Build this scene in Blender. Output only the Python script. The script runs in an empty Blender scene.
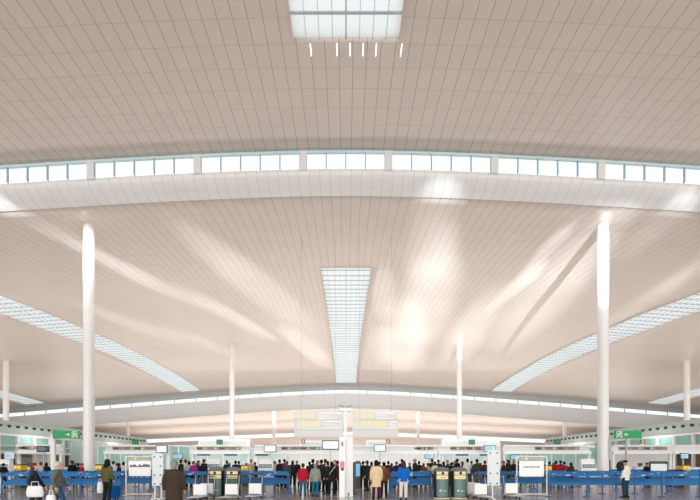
import bpy, bmesh, math, random
from mathutils import Vector, Matrix
random.seed(7)
PI = math.pi
SC = bpy.context.scene
COL = SC.collection
# ------------------------------------------------------------------ camera
F = 405.0; CX = 346.0; HY = 463.0; EYE = 1.5
cam = bpy.data.cameras.new('camera'); co = bpy.data.objects.new('camera', cam); COL.objects.link(co)
co.location = (0, 0, EYE); co.rotation_euler = (PI/2, 0, 0)
cam.sensor_width = 36; cam.lens = F/700*36
cam.shift_x = (350-CX)/700; cam.shift_y = (HY-250)/700
cam.clip_end = 900
SC.camera = co
# ------------------------------------------------------------------ world, light, exposure
w = bpy.data.worlds.new('world'); SC.world = w; w.use_nodes = True
nt = w.node_tree; nt.nodes.clear()
wo = nt.nodes.new('ShaderNodeOutputWorld'); bg = nt.nodes.new('ShaderNodeBackground')
tc = nt.nodes.new('ShaderNodeTexCoord'); sp = nt.nodes.new('ShaderNodeSeparateXYZ')
cr = nt.nodes.new('ShaderNodeValToRGB'); mr = nt.nodes.new('ShaderNodeMapRange')
nt.links.new(tc.outputs['Generated'], sp.inputs[0]); nt.links.new(sp.outputs['Z'], mr.inputs['Value'])
mr.inputs['From Min'].default_value = -1; mr.inputs['From Max'].default_value = 1
nt.links.new(mr.outputs[0], cr.inputs[0]); nt.links.new(cr.outputs[0], bg.inputs[0]); nt.links.new(bg.outputs[0], wo.inputs[0])
e = cr.color_ramp.elements
e[0].position = 0.0; e[0].color = (0.72, 0.69, 0.66, 1)
e[1].position = 1.0; e[1].color = (0.64, 0.77, 0.83, 1)
x_ = e.new(0.47); x_.color = (0.80, 0.77, 0.74, 1)
x_ = e.new(0.53); x_.color = (0.84, 0.84, 0.83, 1)
bg.inputs[1].default_value = 1.0

def area(name, loc, rot, sx, sy, power, color=(1, 1, 1), spread=PI):
    l = bpy.data.lights.new(name, 'AREA'); l.shape = 'RECTANGLE'; l.size = sx; l.size_y = sy
    l.energy = power*.7; l.color = color; l.spread = spread
    o = bpy.data.objects.new(name, l); COL.objects.link(o); o.location = loc; o.rotation_euler = rot
    return o

# daylight of the glazed front behind the camera; upward lamp added to brighten the ceiling
area('front_glazing_daylight', (0, -9, 5), (math.radians(88), 0, 0), 110, 8, 4300, (1.0, .98, .96), math.radians(95))
area('added_front_upfill', (0, -2, .4), (PI, 0, 0), 90, 5, 2100, (1.0, .97, .94))
for y_, p_ in ((40, 5000), (58, 5800), (78, 7000), (106, 8500), (124, 12000), (146, 13500)):
    area('added_hall_upfill', (0, y_, 3.4), (PI, 0, 0), 150, 3, p_, (1.0, .955, .92))  # unseen upward strips added over the hall floor to lighten the ceilings

# unseen fill lamps added below the clerestories to brighten what lies beyond
area('added_clerestory_fill', (0, 26.2, 17.6), (math.radians(52), 0, 0), 70, 1.2, 3000, (.97, .99, 1.0), math.radians(95))
area('added_clerestory_fill', (0, 98.6, 14.0), (math.radians(60), 0, 0), 150, 1.2, 6000, (.97, .99, 1.0), math.radians(100))
# narrow spots added unseen behind the camera, imitating sun glints that streak the ceiling
def streak_spot(px, py, slope, deg, power, y0=-40.0, soft=1.0):
    d = 18.6*F/(HY-py); x = (px-CX)*d/F
    src = Vector((x-slope*(d-y0), y0, .5)); v = Vector((x, d, 20.2))-src
    l = bpy.data.lights.new('added_streak_spot', 'SPOT'); l.energy = power; l.spot_size = math.radians(deg); l.spot_blend = soft
    l.shadow_soft_size = .12; l.color = (.84, .93, 1)
    o = bpy.data.objects.new('added_streak_spot', l); COL.objects.link(o); o.location = src
    o.rotation_euler = v.to_track_quat('-Z', 'Y').to_euler()
for a_ in ((428, 308, .14, 4.8, 7.5e5), (404, 342, .14, 4.8, 1.0e6), (380, 345, .10, 2.6, 5.0e5), (384, 300, .10, 2.2, 4.0e5), (500, 296, .05, 1.8, 9.0e5), (516, 268, .04, 1.4, 4.5e5), (468, 335, .14, 4.2, 8e5),
           (528, 312, .21, 5.2, 7.5e5), (600, 262, .22, 2.2, 1.2e5), (645, 285, .24, 2.4, 2.5e5), (600, 320, .22, 2.4, 3.5e5), (425, 265, .12, 3.8, 2.2e5),
           (185, 292, .22, 2.2, 6.0e5), (240, 320, .22, 2.4, 8.0e5), (300, 346, .20, 2.8, 1.0e6), (140, 262, .2, 2.0, 1.8e5), (275, 300, .2, 4.2, 5e5), (160, 330, .2, 2.4, 4.0e5), (214, 348, .2, 2.2, 4.0e5), (60, 300, .2, 2.4, 2.5e5)):
    streak_spot(*a_)

SC.view_settings.view_transform = 'Standard'; SC.view_settings.look = 'None'
SC.view_settings.exposure = 0.56; SC.view_settings.gamma = 1.0
SC.view_settings.use_curve_mapping = False
SC.cycles.use_denoising = True
SC.cycles.max_bounces = 10; SC.cycles.diffuse_bounces = 7; SC.cycles.transparent_max_bounces = 12
SC.cycles.caustics_reflective = False; SC.cycles.caustics_refractive = False

# ------------------------------------------------------------------ helpers
def X(px, d): return (px-CX)*d/F
def Z(py, d): return EYE+(HY-py)*d/F

MATS = {}
def mat(name, c, rough=0.5, metal=0.0, noise=0.0, nscale=8.0, emit=0.0, spec=0.5):
    if name in MATS: return MATS[name]
    m = bpy.data.materials.new(name); m.use_nodes = True
    b = m.node_tree.nodes['Principled BSDF']
    b.inputs['Base Color'].default_value = (*c, 1); b.inputs['Roughness'].default_value = rough
    b.inputs['Metallic'].default_value = metal; b.inputs['Specular IOR Level'].default_value = spec
    if noise:
        N = m.node_tree.nodes; L = m.node_tree.links
        t = N.new('ShaderNodeTexCoord'); n = N.new('ShaderNodeTexNoise'); n.inputs['Scale'].default_value = nscale
        r = N.new('ShaderNodeMapRange'); r.inputs['To Min'].default_value = 1-noise; r.inputs['To Max'].default_value = 1+noise
        mx = N.new('ShaderNodeVectorMath'); mx.operation = 'SCALE'; mx.inputs[0].default_value = c
        L.new(t.outputs['Object'], n.inputs['Vector']); L.new(n.outputs['Fac'], r.inputs['Value'])
        L.new(r.outputs[0], mx.inputs['Scale']); L.new(mx.outputs[0], b.inputs['Base Color'])
    if emit:
        b.inputs['Emission Color'].default_value = (*c, 1); b.inputs['Emission Strength'].default_value = emit
    MATS[name] = m; return m

def hexc(h):
    v = [int(h[i:i+2], 16)/255 for i in (0, 2, 4)]
    return tuple(x/12.92 if x <= .04045 else ((x+.055)/1.055)**2.4 for x in v)
def cloth(h): return mat('cloth_'+h, hexc(h), 0.85, noise=0.12, nscale=14, spec=0.2)

class MB:
    def __init__(s): s.v = []; s.f = []; s.mi = []; s.cur = 0
    def box(s, x0, x1, y0, y1, z0, z1):
        b = len(s.v)
        s.v += [(x0,y0,z0),(x1,y0,z0),(x1,y1,z0),(x0,y1,z0),(x0,y0,z1),(x1,y0,z1),(x1,y1,z1),(x0,y1,z1)]
        for q in ((0,3,2,1),(4,5,6,7),(0,1,5,4),(1,2,6,5),(2,3,7,6),(3,0,4,7)):
            s.f.append([b+i for i in q]); s.mi.append(s.cur)
        return s
    def cbox(s, cx, cy, cz, sx, sy, sz): return s.box(cx-sx/2,cx+sx/2,cy-sy/2,cy+sy/2,cz-sz/2,cz+sz/2)
    def rings(s, R, closed_ends=True):
        n = len(R[0]); b = len(s.v)
        for r in R: s.v += [tuple(p) for p in r]
        for i in range(len(R)-1):
            for j in range(n):
                k = (j+1) % n
                s.f.append([b+i*n+j, b+i*n+k, b+(i+1)*n+k, b+(i+1)*n+j]); s.mi.append(s.cur)
        if closed_ends:
            s.f.append([b+j for j in range(n)][::-1]); s.mi.append(s.cur)
            s.f.append([b+(len(R)-1)*n+j for j in range(n)]); s.mi.append(s.cur)
        return s
    def tube(s, pts, rad, n=10, caps=True):
        """pts: list of Vectors, rad: list of (ra, rb) or floats"""
        pts = [Vector(p) for p in pts]
        rad = [(r, r) if not isinstance(r, tuple) else r for r in (rad if isinstance(rad, list) else [rad]*len(pts))]
        R = []
        m = len(pts)
        for i, p in enumerate(pts):
            t = (pts[min(i+1, m-1)]-pts[max(i-1, 0)])
            if t.length < 1e-9: t = Vector((0,0,1))
            t.normalize()
            ref = Vector((1,0,0)) if abs(t.x) < .8 else Vector((0,1,0))
            u = (ref-t*ref.dot(t)).normalized(); v = t.cross(u)
            ra, rb = rad[i]
            def ring(c, k): return [c+u*(ra*k*math.cos(a*2*PI/n))+v*(rb*k*math.sin(a*2*PI/n)) for a in range(n)]
            if i == 0 and caps == 'round':
                h = min(ra, rb)
                R.append(ring(p-t*h*.95, .25)); R.append(ring(p-t*h*.7, .7))
            R.append(ring(p, 1))
            if i == m-1 and caps == 'round':
                h = min(ra, rb)
                R.append(ring(p+t*h*.7, .7)); R.append(ring(p+t*h*.95, .25))
        return s.rings(R, True)
    def lathe(s, prof, cx=0, cy=0, n=24, sx=1, sy=1):
        R = [[(cx+r*sx*math.cos(a*2*PI/n), cy+r*sy*math.sin(a*2*PI/n), z) for a in range(n)] for r, z in prof]
        return s.rings(R, True)
    def ball(s, c, rx, ry, rz, n=12, m=8):
        R = []
        for i in range(1, m):
            th = PI*i/m
            R.append([(c[0]+rx*math.sin(th)*math.cos(a*2*PI/n), c[1]+ry*math.sin(th)*math.sin(a*2*PI/n), c[2]-rz*math.cos(th)) for a in range(n)])
        return s.rings(R, True)
    def disc_y(s, cx, y, cz, r, th=.01, n=20, hole=0):
        R = [[(cx+r*math.cos(a*2*PI/n), yy, cz+r*math.sin(a*2*PI/n)) for a in range(n)] for yy in (y, y-th)]
        return s.rings(R, True)
    def poly_y(s, pts, y0, y1):
        R = [[(x, yy, z) for x, z in pts] for yy in (y0, y1)]
        return s.rings(R, True)
    def build(s, name, mats, parent=None, smooth=False, bevel=0):
        me = bpy.data.meshes.new(name); me.from_pydata(s.v, [], s.f)
        if not isinstance(mats, (list, tuple)): mats = [mats]
        for m in mats: me.materials.append(m)
        me.polygons.foreach_set('material_index', s.mi)
        bm = bmesh.new(); bm.from_mesh(me); bmesh.ops.recalc_face_normals(bm, faces=bm.faces)
        if bevel: bmesh.ops.bevel(bm, geom=bm.edges[:], offset=bevel, segments=2, affect='EDGES', clamp_overlap=True)
        bm.to_mesh(me); bm.free()
        if smooth:
            me.polygons.foreach_set('use_smooth', [True]*len(me.polygons))
            try: me.set_sharp_from_angle(angle=math.radians(40))
            except Exception: pass
        o = bpy.data.objects.new(name, me); COL.objects.link(o)
        if parent: o.parent = parent
        return o

def tag(o, label, cat, group=None):
    o['label'] = label; o['category'] = cat
    if group: o['group'] = group
    return o
def thing(name, label, cat, loc=(0,0,0), rz=0, group=None):
    o = bpy.data.objects.new(name, None); COL.objects.link(o); o.empty_display_size = .2
    o.location = loc; o.rotation_euler = (0,0,rz)
    return tag(o, label, cat, group)
def struct(o): o['kind'] = 'structure'; return o
def dup(root, loc, rz=0, label=None, group=None, parent=None):
    r = root.copy(); COL.objects.link(r)
    if parent is None: r.location = loc; r.rotation_euler = (0,0,rz)
    else: r.parent = parent
    if label: r['label'] = label
    if group: r['group'] = group
    for ch in list(root.children): dup(ch, None, parent=r)
    return r

# ------------------------------------------------------------------ materials for the shell
def panel_mat(name, c, joint, pw=0.635, pl=1.08, jw=0.03, rough=0.32, var=0.02, xonly=False, spec=0.5):
    m = bpy.data.materials.new(name); m.use_nodes = True
    N = m.node_tree.nodes; L = m.node_tree.links; b = N['Principled BSDF']
    g = N.new('ShaderNodeNewGeometry'); s = N.new('ShaderNodeSeparateXYZ'); L.new(g.outputs['Position'], s.inputs[0])
    def math_(op, a, bb=None):
        n = N.new('ShaderNodeMath'); n.operation = op
        for i, q in enumerate((a, bb)):
            if q is None: continue
            if isinstance(q, (int, float)): n.inputs[i].default_value = q
            else: L.new(q, n.inputs[i])
        return n.outputs[0]
    def line(axis, size, off=0.0):
        k = math_('ADD', math_('DIVIDE', axis, size), off)
        fr = math_('FRACT', k); ds = math_('ABSOLUTE', math_('SUBTRACT', fr, .5))
        return math_('GREATER_THAN', ds, .5-jw/size/2), math_('FLOOR', k)
    lx, fx = line(s.outputs['X'], pw, .5)
    ly, fy = line(s.outputs['Y'], pl, .27)
    ly = math_('MULTIPLY', ly, 0.4)
    j = lx if xonly else math_('MAXIMUM', lx, ly)
    cm = N.new('ShaderNodeCombineXYZ'); L.new(fx, cm.inputs[0]); L.new(fy, cm.inputs[1])
    wn = N.new('ShaderNodeTexWhiteNoise'); wn.noise_dimensions = '2D'; L.new(cm.outputs[0], wn.inputs['Vector'])
    r = N.new('ShaderNodeMapRange'); r.inputs['To Min'].default_value = 1-var; r.inputs['To Max'].default_value = 1+var
    L.new(wn.outputs['Value'], r.inputs['Value'])
    sc = N.new('ShaderNodeVectorMath'); sc.operation = 'SCALE'; sc.inputs[0].default_value = c; L.new(r.outputs[0], sc.inputs['Scale'])
    mx = N.new('ShaderNodeMix'); mx.data_type = 'RGBA'
    L.new(j, mx.inputs[0]); L.new(sc.outputs[0], mx.inputs[6]); mx.inputs[7].default_value = (*joint, 1)
    L.new(mx.outputs[2], b.inputs['Base Color'])
    b.inputs['Roughness'].default_value = rough; b.inputs['Specular IOR Level'].default_value = spec
    return m
M_CEIL = panel_mat('ceiling_panels', (0.70, 0.62, 0.555), (0.36, 0.31, 0.285))
M_LIP = panel_mat('white_fascia_panels', (0.86, 0.86, 0.85), (0.66, 0.66, 0.66), jw=.03, var=.012, xonly=True)
M_WHITE = mat('white_paint', (0.86, 0.87, 0.87), 0.4)
M_COLUMN = mat('column_paint', (0.88, 0.88, 0.87), 0.35)
M_BAR = mat('glazing_bar', (0.5, 0.54, 0.57), 0.4)
M_GREY = mat('light_grey_metal', (0.5, 0.53, 0.54), 0.4)
M_TEALFRAME = mat('teal_grey_frame', (0.36, 0.52, 0.56), 0.4)
M_DARK = mat('dark_panel', (0.035, 0.04, 0.045), 0.4)
M_STEEL = mat('brushed_steel', (0.6, 0.6, 0.62), 0.3, 0.9)
M_BLACK = mat('black_rubber', (0.02, 0.02, 0.022), 0.6)
M_BLUE = mat('blue_belt', hexc('0069A6'), 0.55)
M_BLUEPOST = mat('blue_post', hexc('0E5A9C'), 0.35)
M_BASE = mat('post_base', hexc('4A5F74'), 0.4)
M_YELLOW = mat('yellow_plastic', hexc('F2C91C'), 0.5)
M_GREEN = mat('green_sign', hexc('00A05A'), 0.4)
M_SIGNW = mat('white_sign_face', (0.95, 0.96, 0.96), 0.4)
M_BEAM = mat('sage_fascia', hexc('B9C9C2'), 0.5)

def glass_mat(name, tint, mixf=0.12, rough=0.02):
    m = bpy.data.materials.new(name); m.use_nodes = True
    N = m.node_tree.nodes; L = m.node_tree.links; N.clear()
    o = N.new('ShaderNodeOutputMaterial'); t = N.new('ShaderNodeBsdfTransparent'); t.inputs[0].default_value = (*tint, 1)
    g = N.new('ShaderNodeBsdfGlossy'); g.inputs['Roughness'].default_value = rough
    mx = N.new('ShaderNodeMixShader'); mx.inputs[0].default_value = mixf
    L.new(t.outputs[0], mx.inputs[1]); L.new(g.outputs[0], mx.inputs[2]); L.new(mx.outputs[0], o.inputs[0])
    return m
M_GLASS = glass_mat('clear_glass', (0.97, 1.0, 1.0), .05)
def frosted(name, c, k=.5):
    m = bpy.data.materials.new(name); m.use_nodes = True
    N = m.node_tree.nodes; L = m.node_tree.links; N.clear()
    o = N.new('ShaderNodeOutputMaterial'); t = N.new('ShaderNodeBsdfTranslucent'); t.inputs[0].default_value = (*c, 1)
    d = N.new('ShaderNodeBsdfDiffuse'); d.inputs[0].default_value = (*c, 1)
    mx = N.new('ShaderNodeMixShader'); mx.inputs[0].default_value = k
    L.new(t.outputs[0], mx.inputs[1]); L.new(d.outputs[0], mx.inputs[2]); L.new(mx.outputs[0], o.inputs[0])
    return m
M_FROST = frosted('frosted_skylight_glass', (0.97, 0.955, 0.94), .12)
M_TEALGLASS = frosted('teal_tinted_glass', hexc('BFE2DC'), .6)

# ------------------------------------------------------------------ roof
def drop(x): x = abs(x); return .00434*x*x/(1+.05*x)
def prof(P, d):
    if d <= P[0][0]: return P[0][1]
    for (a, za), (b, zb) in zip(P, P[1:]):
        if d <= b:
            t = (d-a)/(b-a); t = t*t*(3-2*t)*.4+t*.6
            return za+(zb-za)*t
    return P[-1][1]
P1 = [(-30, 18.9), (14, 18.72), (18, 18.72), (24.2, 18.70)]
P2 = [(25.6, 16.95), (28.3, 17.35), (37.3, 17.96), (48, 18.85), (60, 19.5), (70, 19.7), (80, 19.45), (90, 18.9), (95, 18.5)]
P3 = [(97.5, 13.2), (102, 13.6), (118, 14.4), (135, 14.5), (155, 13.6), (168, 12.9)]
SKW = 2.35   # half width of a skylight
def roof(name, P, xmax, holes, step=1.1, dk=1.0, th=.55, edge=None):
    xs = set()
    xx = -xmax
    while xx <= xmax+.01: xs.add(round(xx, 3)); xx += 1.27
    for hx, a, b in holes: xs.add(hx-SKW); xs.add(hx+SKW)
    ys = set(); yy = P[0][0]
    while yy < P[-1][0]: ys.add(round(yy, 3)); yy += step
    ys.add(P[-1][0])
    for hx, a, b in holes:
        for q in (a, b):
            if P[0][0] < q < P[-1][0]: ys.add(q)
    xs = sorted(xs); ys = sorted(ys)
    m = MB(); nx = len(xs)
    for y in ys:
        for x in xs: m.v.append((x, y, EYE+prof(P, y)-drop(x)*dk))
    for j in range(len(ys)-1):
        for i in range(nx-1):
            cx = (xs[i]+xs[i+1])/2; cy = (ys[j]+ys[j+1])/2
            if any(abs(cx-hx) < SKW and a < cy < b for hx, a, b in holes): continue
            a0 = j*nx+i; m.f.append([a0, a0+nx, a0+nx+1, a0+1]); m.mi.append(0)
    me = bpy.data.meshes.new(name); me.from_pydata(m.v, [], m.f); me.materials.append(M_CEIL)
    bm = bmesh.new(); bm.from_mesh(me)
    bmesh.ops.delete(bm, geom=[v for v in bm.verts if not v.link_faces], context='VERTS')
    bm.to_mesh(me); bm.free()
    me.polygons.foreach_set('use_smooth', [True]*len(me.polygons))
    o = bpy.data.objects.new(name, me); COL.objects.link(o)
    md = o.modifiers.new('thick', 'SOLIDIFY'); md.thickness = th; md.offset = -1 ; md.material_offset = 0
    me.update()
    if me.polygons[0].normal.z > 0: md.offset = 1
    else: md.offset = -1
    return struct(o)
H1 = [(0, -28, 17.95), (36, -28, 17.95), (-36, -28, 17.95)]
H2 = [(x, 37.3, 94.2) for x in (0, 36, -36, 72, -72)]
H3 = []
roof('ceiling', P1, 60, H1)
roof('ceiling', P2, 112, H2)
roof('ceiling', P3, 150, H3, step=3, dk=.55)

def sweep(name, profile, xmax, m_, dk=1.0, step=1.27, smooth=True, nm=None, parent=None, x0=None):
    """closed profile [(d, zrel)...] swept along x following the arch"""
    xs = []; xx = -xmax if x0 is None else x0
    while xx < xmax: xs.append(xx); xx += step
    xs.append(xmax)
    R = [[(x, d, EYE+z-drop(x)*dk) for d, z in profile] for x in xs]
    return MB().rings(R).build(name, m_, parent, smooth=smooth)
# first fascia (lip of the second ceiling), near clerestory
lip = [(24.42, 17.74), (24.40, 17.62), (24.50, 17.45), (24.72, 17.24), (25.05, 17.07), (25.35, 16.98), (25.7, 16.94), (25.7, 17.3), (25.2, 17.6), (24.8, 17.8)]
struct(sweep('trim_1', lip, 60, M_LIP))
# gray end fascia of the second ceiling
lip = [(94.8, 18.9), (95.0, 18.45), (95.35, 18.3), (95.7, 17.9), (95.85, 17.35), (96.1, 17.3), (96.2, 18.9)]
struct(sweep('trim_2', lip, 112, mat('grey_fascia', (0.50, 0.54, 0.54), .5), step=2.5))
lip = [(96.5, 16.6), (96.6, 15.8), (96.8, 15.0), (97.05, 14.2), (97.3, 13.6), (97.6, 13.2), (98.0, 13.15), (98.1, 13.8), (97.7, 15), (97.2, 16.6)]
struct(sweep('trim_3', lip, 112, mat('smooth_fascia', (.82, .85, .85), .45), step=2.5))
# window strips: bays of the near clerestory
bays = [-34.5, -28.1, -21.7, -15.3, -8.9, -2.57, 2.54, 8.9, 15.3, 21.7, 28.1, 34.5]
wn = 1
def zq(x, z): return EYE+z-drop(x)
for a, b in zip(bays, bays[1:]):
    n = 4 if b-a < 6 else 5
    x0 = a+.21; x1 = b-.21
    m = MB(); K = n*2
    for k in range(K):
        u = x0+(x1-x0)*k/K; v = x0+(x1-x0)*(k+1)/K; i = len(m.v)
        m.v += [(u, 24.3, zq(u, 17.72)), (v, 24.3, zq(v, 17.72)), (v, 24.3, zq(v, 18.6)), (u, 24.3, zq(u, 18.6))]
        m.f.append([i, i+1, i+2, i+3]); m.mi.append(0)
    wnd = struct(m.build('window_%d' % wn, M_GLASS)); wn += 1
    for k in range(n+1):
        u = x0+(x1-x0)*k/n; hw = .03 if 0 < k < n else .02
        mm = MB(); mm.box(u-hw, u+hw, 24.24, 24.36, zq(u, 17.70), zq(u, 18.62)); mm.build('mullion', M_TEALFRAME, wnd)
    mm = MB()
    for k in range(K):
        u = x0+(x1-x0)*k/K; v = x0+(x1-x0)*(k+1)/K
        R = [[(q, 24.22, zq(q, 18.58)), (q, 24.38, zq(q, 18.58)), (q, 24.38, zq(q, 18.72)), (q, 24.22, zq(q, 18.72))] for q in (u, v)]
        mm.rings(R)
    mm.build('top_rail', mat('pale_blue_rail', hexc('DDF0F5'), .4), wnd)
m = MB()
for a in bays:
    R = [[(a+s*.21, 24.18, zq(a+s*.21, z)), (a+s*.21, 24.42, zq(a+s*.21, z))] for s in (-1, 1) for z in ()]
    m.box(a-.21, a+.21, 24.2, 24.42, zq(a, 17.6), zq(a, 18.74))
struct(m.build('trim_4', M_WHITE))
# far light line under the second ceiling
m = sweep('window_%d' % wn, [(96.42, 17.40), (96.42, 16.55), (96.46, 16.55), (96.46, 17.40)], 112, M_GLASS, step=2.5); struct(m); 
for k in range(-21, 22):
    u = k*5.1
    MB().box(u-.07, u+.07, 96.3, 96.5, zq(u, 16.5), zq(u, 17.45)).build('mullion', M_GREY, m)
wn += 1
# third clerestory and end wall
m = sweep('window_%d' % wn, [(168.5, 12.95), (168.5, 11.5), (168.55, 11.5), (168.55, 12.95)], 150, M_GLASS, dk=.55, step=5); struct(m); wn += 1
m = MB(); R = []
xx = -150
while xx <= 150:
    zt = EYE+11.55-drop(xx)*.55
    R.append([(xx, 168.4, 0), (xx, 168.4, zt), (xx, 169, zt), (xx, 169, 0)]); xx += 5
m.rings(R); struct(m.build('wall_back', mat('warm_white_wall', (0.80, 0.72, 0.68), .5)))

# skylights: frosted glazing, crossbars and long ribs
def skylight(hx, a, b, P, dk=1.0, rows=1.15, near=False):
    global wn
    m = MB(); ys = []
    y = a
    while y < b-.01: ys.append(y); y += 2.0
    ys.append(b)
    UP = .14
    def zz(x, y): return EYE+prof(P, y)-drop(x)*dk
    R = []
    for y in ys:
        R.append([(hx-SKW-.1, y, zz(hx-SKW, y)+UP), (hx+SKW+.1, y, zz(hx+SKW, y)+UP), (hx+SKW+.1, y, zz(hx+SKW, y)+UP+.05), (hx-SKW-.1, y, zz(hx-SKW, y)+UP+.05)])
    wd = struct(m.rings(R).build('window_%d' % wn, M_FROST)); wn += 1
    m = MB(); y = a+.6 if not near else a+.02
    if near:
        y = b-1.08*1.0
        yy = []
        while y > a: yy.append(y); y -= 1.08
    else:
        yy = []
        while y < b-.2: yy.append(y); y += rows
    for y in yy:
        R = [[(x, y-.05, zz(x, y)+.03), (x, y+.05, zz(x, y)+.03), (x, y+.05, zz(x, y)+.09), (x, y-.05, zz(x, y)+.09)] for x in (hx-SKW, hx+SKW)]
        m.rings(R)
    m.build('crossbar', M_BAR, wd)['kind'] = 'stuff'
    nb = 8
    for k in range(1, nb):
        x = hx-SKW+2*SKW*k/nb; hw = .03 if k == nb//2 else .012
        R = [[(x-hw, y, zz(x, y)+.03), (x+hw, y, zz(x, y)+.03), (x+hw, y, zz(x, y)+.09), (x-hw, y, zz(x, y)+.09)] for y in ys]
        MB().rings(R).build('rib', M_BAR, wd)
skylight(0, -28, 17.95, P1, near=True)
for hx in (36, -36): skylight(hx, -28, 17.95, P1, near=True)
for hx in (0, 36, -36, 72, -72): skylight(hx, 37.3, 94.2, P2, rows=1.3)
# small light slots in the joints behind the first skylight
for px in (311, 337, 350, 363, 376, 401):
    x = X(px, 18.4)
    z = EYE+18.72-drop(x)
    o = MB().box(x-.02, x+.02, 18.05, 18.62, z-.02, z+.03).build('slot_light', mat('slot_glow', (1, .98, .95), .5, emit=.8))
    tag(o, 'thin white light slot in a panel joint at the edge of the top skylight', 'light', 'light slots behind the top skylight')

# ------------------------------------------------------------------ floor
def floor_mat():
    m = bpy.data.materials.new('polished_floor'); m.use_nodes = True
    N = m.node_tree.nodes; L = m.node_tree.links; b = N['Principled BSDF']
    g = N.new('ShaderNodeNewGeometry'); br = N.new('ShaderNodeTexBrick')
    L.new(g.outputs['Position'], br.inputs['Vector']); br.inputs['Scale'].default_value = 1.0
    br.offset = 0; br.inputs['Brick Width'].default_value = .6; br.inputs['Row Height'].default_value = .6
    br.inputs['Mortar Size'].default_value = .003
    br.inputs['Color1'].default_value = (.40, .355, .34, 1); br.inputs['Color2'].default_value = (.43, .385, .37, 1)
    br.inputs['Mortar'].default_value = (.40, .36, .345, 1)
    L.new(br.outputs['Color'], b.inputs['Base Color'])
    b.inputs['Roughness'].default_value = .16
    return m
struct(MB().box(-150, 150, -6, 170, -.3, 0).build('floor', floor_mat()))

# ------------------------------------------------------------------ columns
def column(px, d, ptop, r, side, row):
    x = X(px, d)
    if d < 40: P = P2; dk = 1
    elif d < 90: P = P2; dk = 1
    else: P = P3; dk = .55
    top = EYE+prof(P, d)-drop(x)*dk+.2
    t = thing('column', row, 'column', (x, d, 0), 0, 'white round columns')
    MB().lathe([(r, 0), (r, .9*top), (r*.98, top-.35), (r*.92, top)], n=32).build('shaft', M_COLUMN, t, smooth=True)
    MB().lathe([(r*1.04, 0.0), (r*1.04, .22), (r*1.0, .24)], n=32).build('base_collar', M_STEEL, t, smooth=True)
    return t
t = column(89, 28.3, 222, .35, 0, 'tallest white column on the left, reaching the ceiling behind the queue belts')
t = column(603, 28.3, 222, .35, 0, 'tallest white column on the right, with a grey service strip low down')
MB().box(.20, .34, -.36, -.30, 1.7, 3.2).build('service_strip', mat('strip_grey', (.45, .47, .48), .5), t)
D2 = 64.2
for px, lb in ((6, 'white column cut close to the left edge, behind the sage fascia'), (232, 'slender white column left of the centre skylight, mid distance'),
               (459.5, 'slender white column right of the centre skylight, mid distance'), (687, 'white column close to the right edge, behind the sage fascia')):
    column(px, D2, 345, .40, 0, lb)
D3 = 100.2
for px, lb in ((128, 'far thin column just right of the tall left column, under the far ceiling'), (274, 'far thin column left of the left hanging direction board'),
               (418, 'far thin column right of the right hanging direction board'), (564.5, 'far thin column just left of the tall right column, under the far ceiling')):
    column(px, D3, 408, .38, 0, lb)

# ------------------------------------------------------------------ side buildings (sage fascia over glass fronts)
def side_wall(sgn):
    nm = 'wall_left' if sgn < 0 else 'wall_right'
    x = 45*sgn; y0, y1 = 46, 92
    m = MB(); R = []
    # fascia beam, leaning outward, swept along y; height falls slightly with distance
    n = 14
    for i in range(n+1):
        y = y0+(y1-y0)*i/n; zt = 7.25+.9*math.sin(PI*min(1, (y-y0)/60)*.35)*-0; zb = zt-1.75
        R.append([(x, y, zb), (x+.25*sgn, y, zt-.6), (x+.8*sgn, y, zt), (x+1.6*sgn, y, zt), (x+1.6*sgn, y, zb-.1), (x+.1*sgn, y, zb-.1)])
    root = struct(m.rings(R).build(nm, M_BEAM, smooth=False))
    k = 0; y = y0+1
    while y < y1-1:
        m = MB(); a = 8
        m.tube([(x+.02*sgn-.06*sgn, y, 6.45), (x+.4*sgn, y, 6.45)], .19, n=12)
        m.build('recessed_spot', M_DARK, root); y += 1.45
    # cornice line, mid transom, posts, glazing and ground-floor fronts
    MB().box(min(x-.15*sgn, x+.5*sgn), max(x-.15*sgn, x+.5*sgn), y0, y1, 5.15, 5.45).build('cornice', M_WHITE, root)
    MB().box(min(x-.1*sgn, x+.4*sgn), max(x-.1*sgn, x+.4*sgn), y0, y1, 2.75, 3.15).build('transom', M_WHITE, root)
    MB().box(min(x-.1*sgn, x+.4*sgn), max(x-.1*sgn, x+.4*sgn), y0, y1, 3.75, 3.9).build('transom', M_WHITE, root)
    g = MB().box(min(x+.3*sgn, x+.36*sgn), max(x+.3*sgn, x+.36*sgn), y0, y1, 3.1, 5.2).build('upper_glazing', M_TEALGLASS, root)
    y = y0+.5; j = 0
    while y < y1:
        MB().box(min(x-.14*sgn, x+.2*sgn), max(x-.14*sgn, x+.2*sgn), y-.14, y+.14, 0, 5.3).build('post', M_WHITE, root)
        kind = j % 4
        mt = [mat('door_olive', hexc('6E6235'), .6), mat('panel_pale', hexc('D5D8D5'), .5), mat('door_grey', hexc('8C938F'), .5), mat('door_brown', hexc('4E4A42'), .6)][(j*3+1) % 4]
        MB().box(min(x+.2*sgn, x+.3*sgn), max(x+.2*sgn, x+.3*sgn), y+.14, y+2.86, .05, 2.75).build('shop_panel', mt, root)
        if j % 2: MB().box(min(x+.02*sgn, x+.15*sgn), max(x+.02*sgn, x+.15*sgn), y+.5, y+2.4, 2.3, 2.65).build('fascia_panel', mat('dark_sign', hexc('6A5A4C'), .5), root)
        y += 3; j += 1
    return root
side_wall(-1); side_wall(1)
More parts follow.
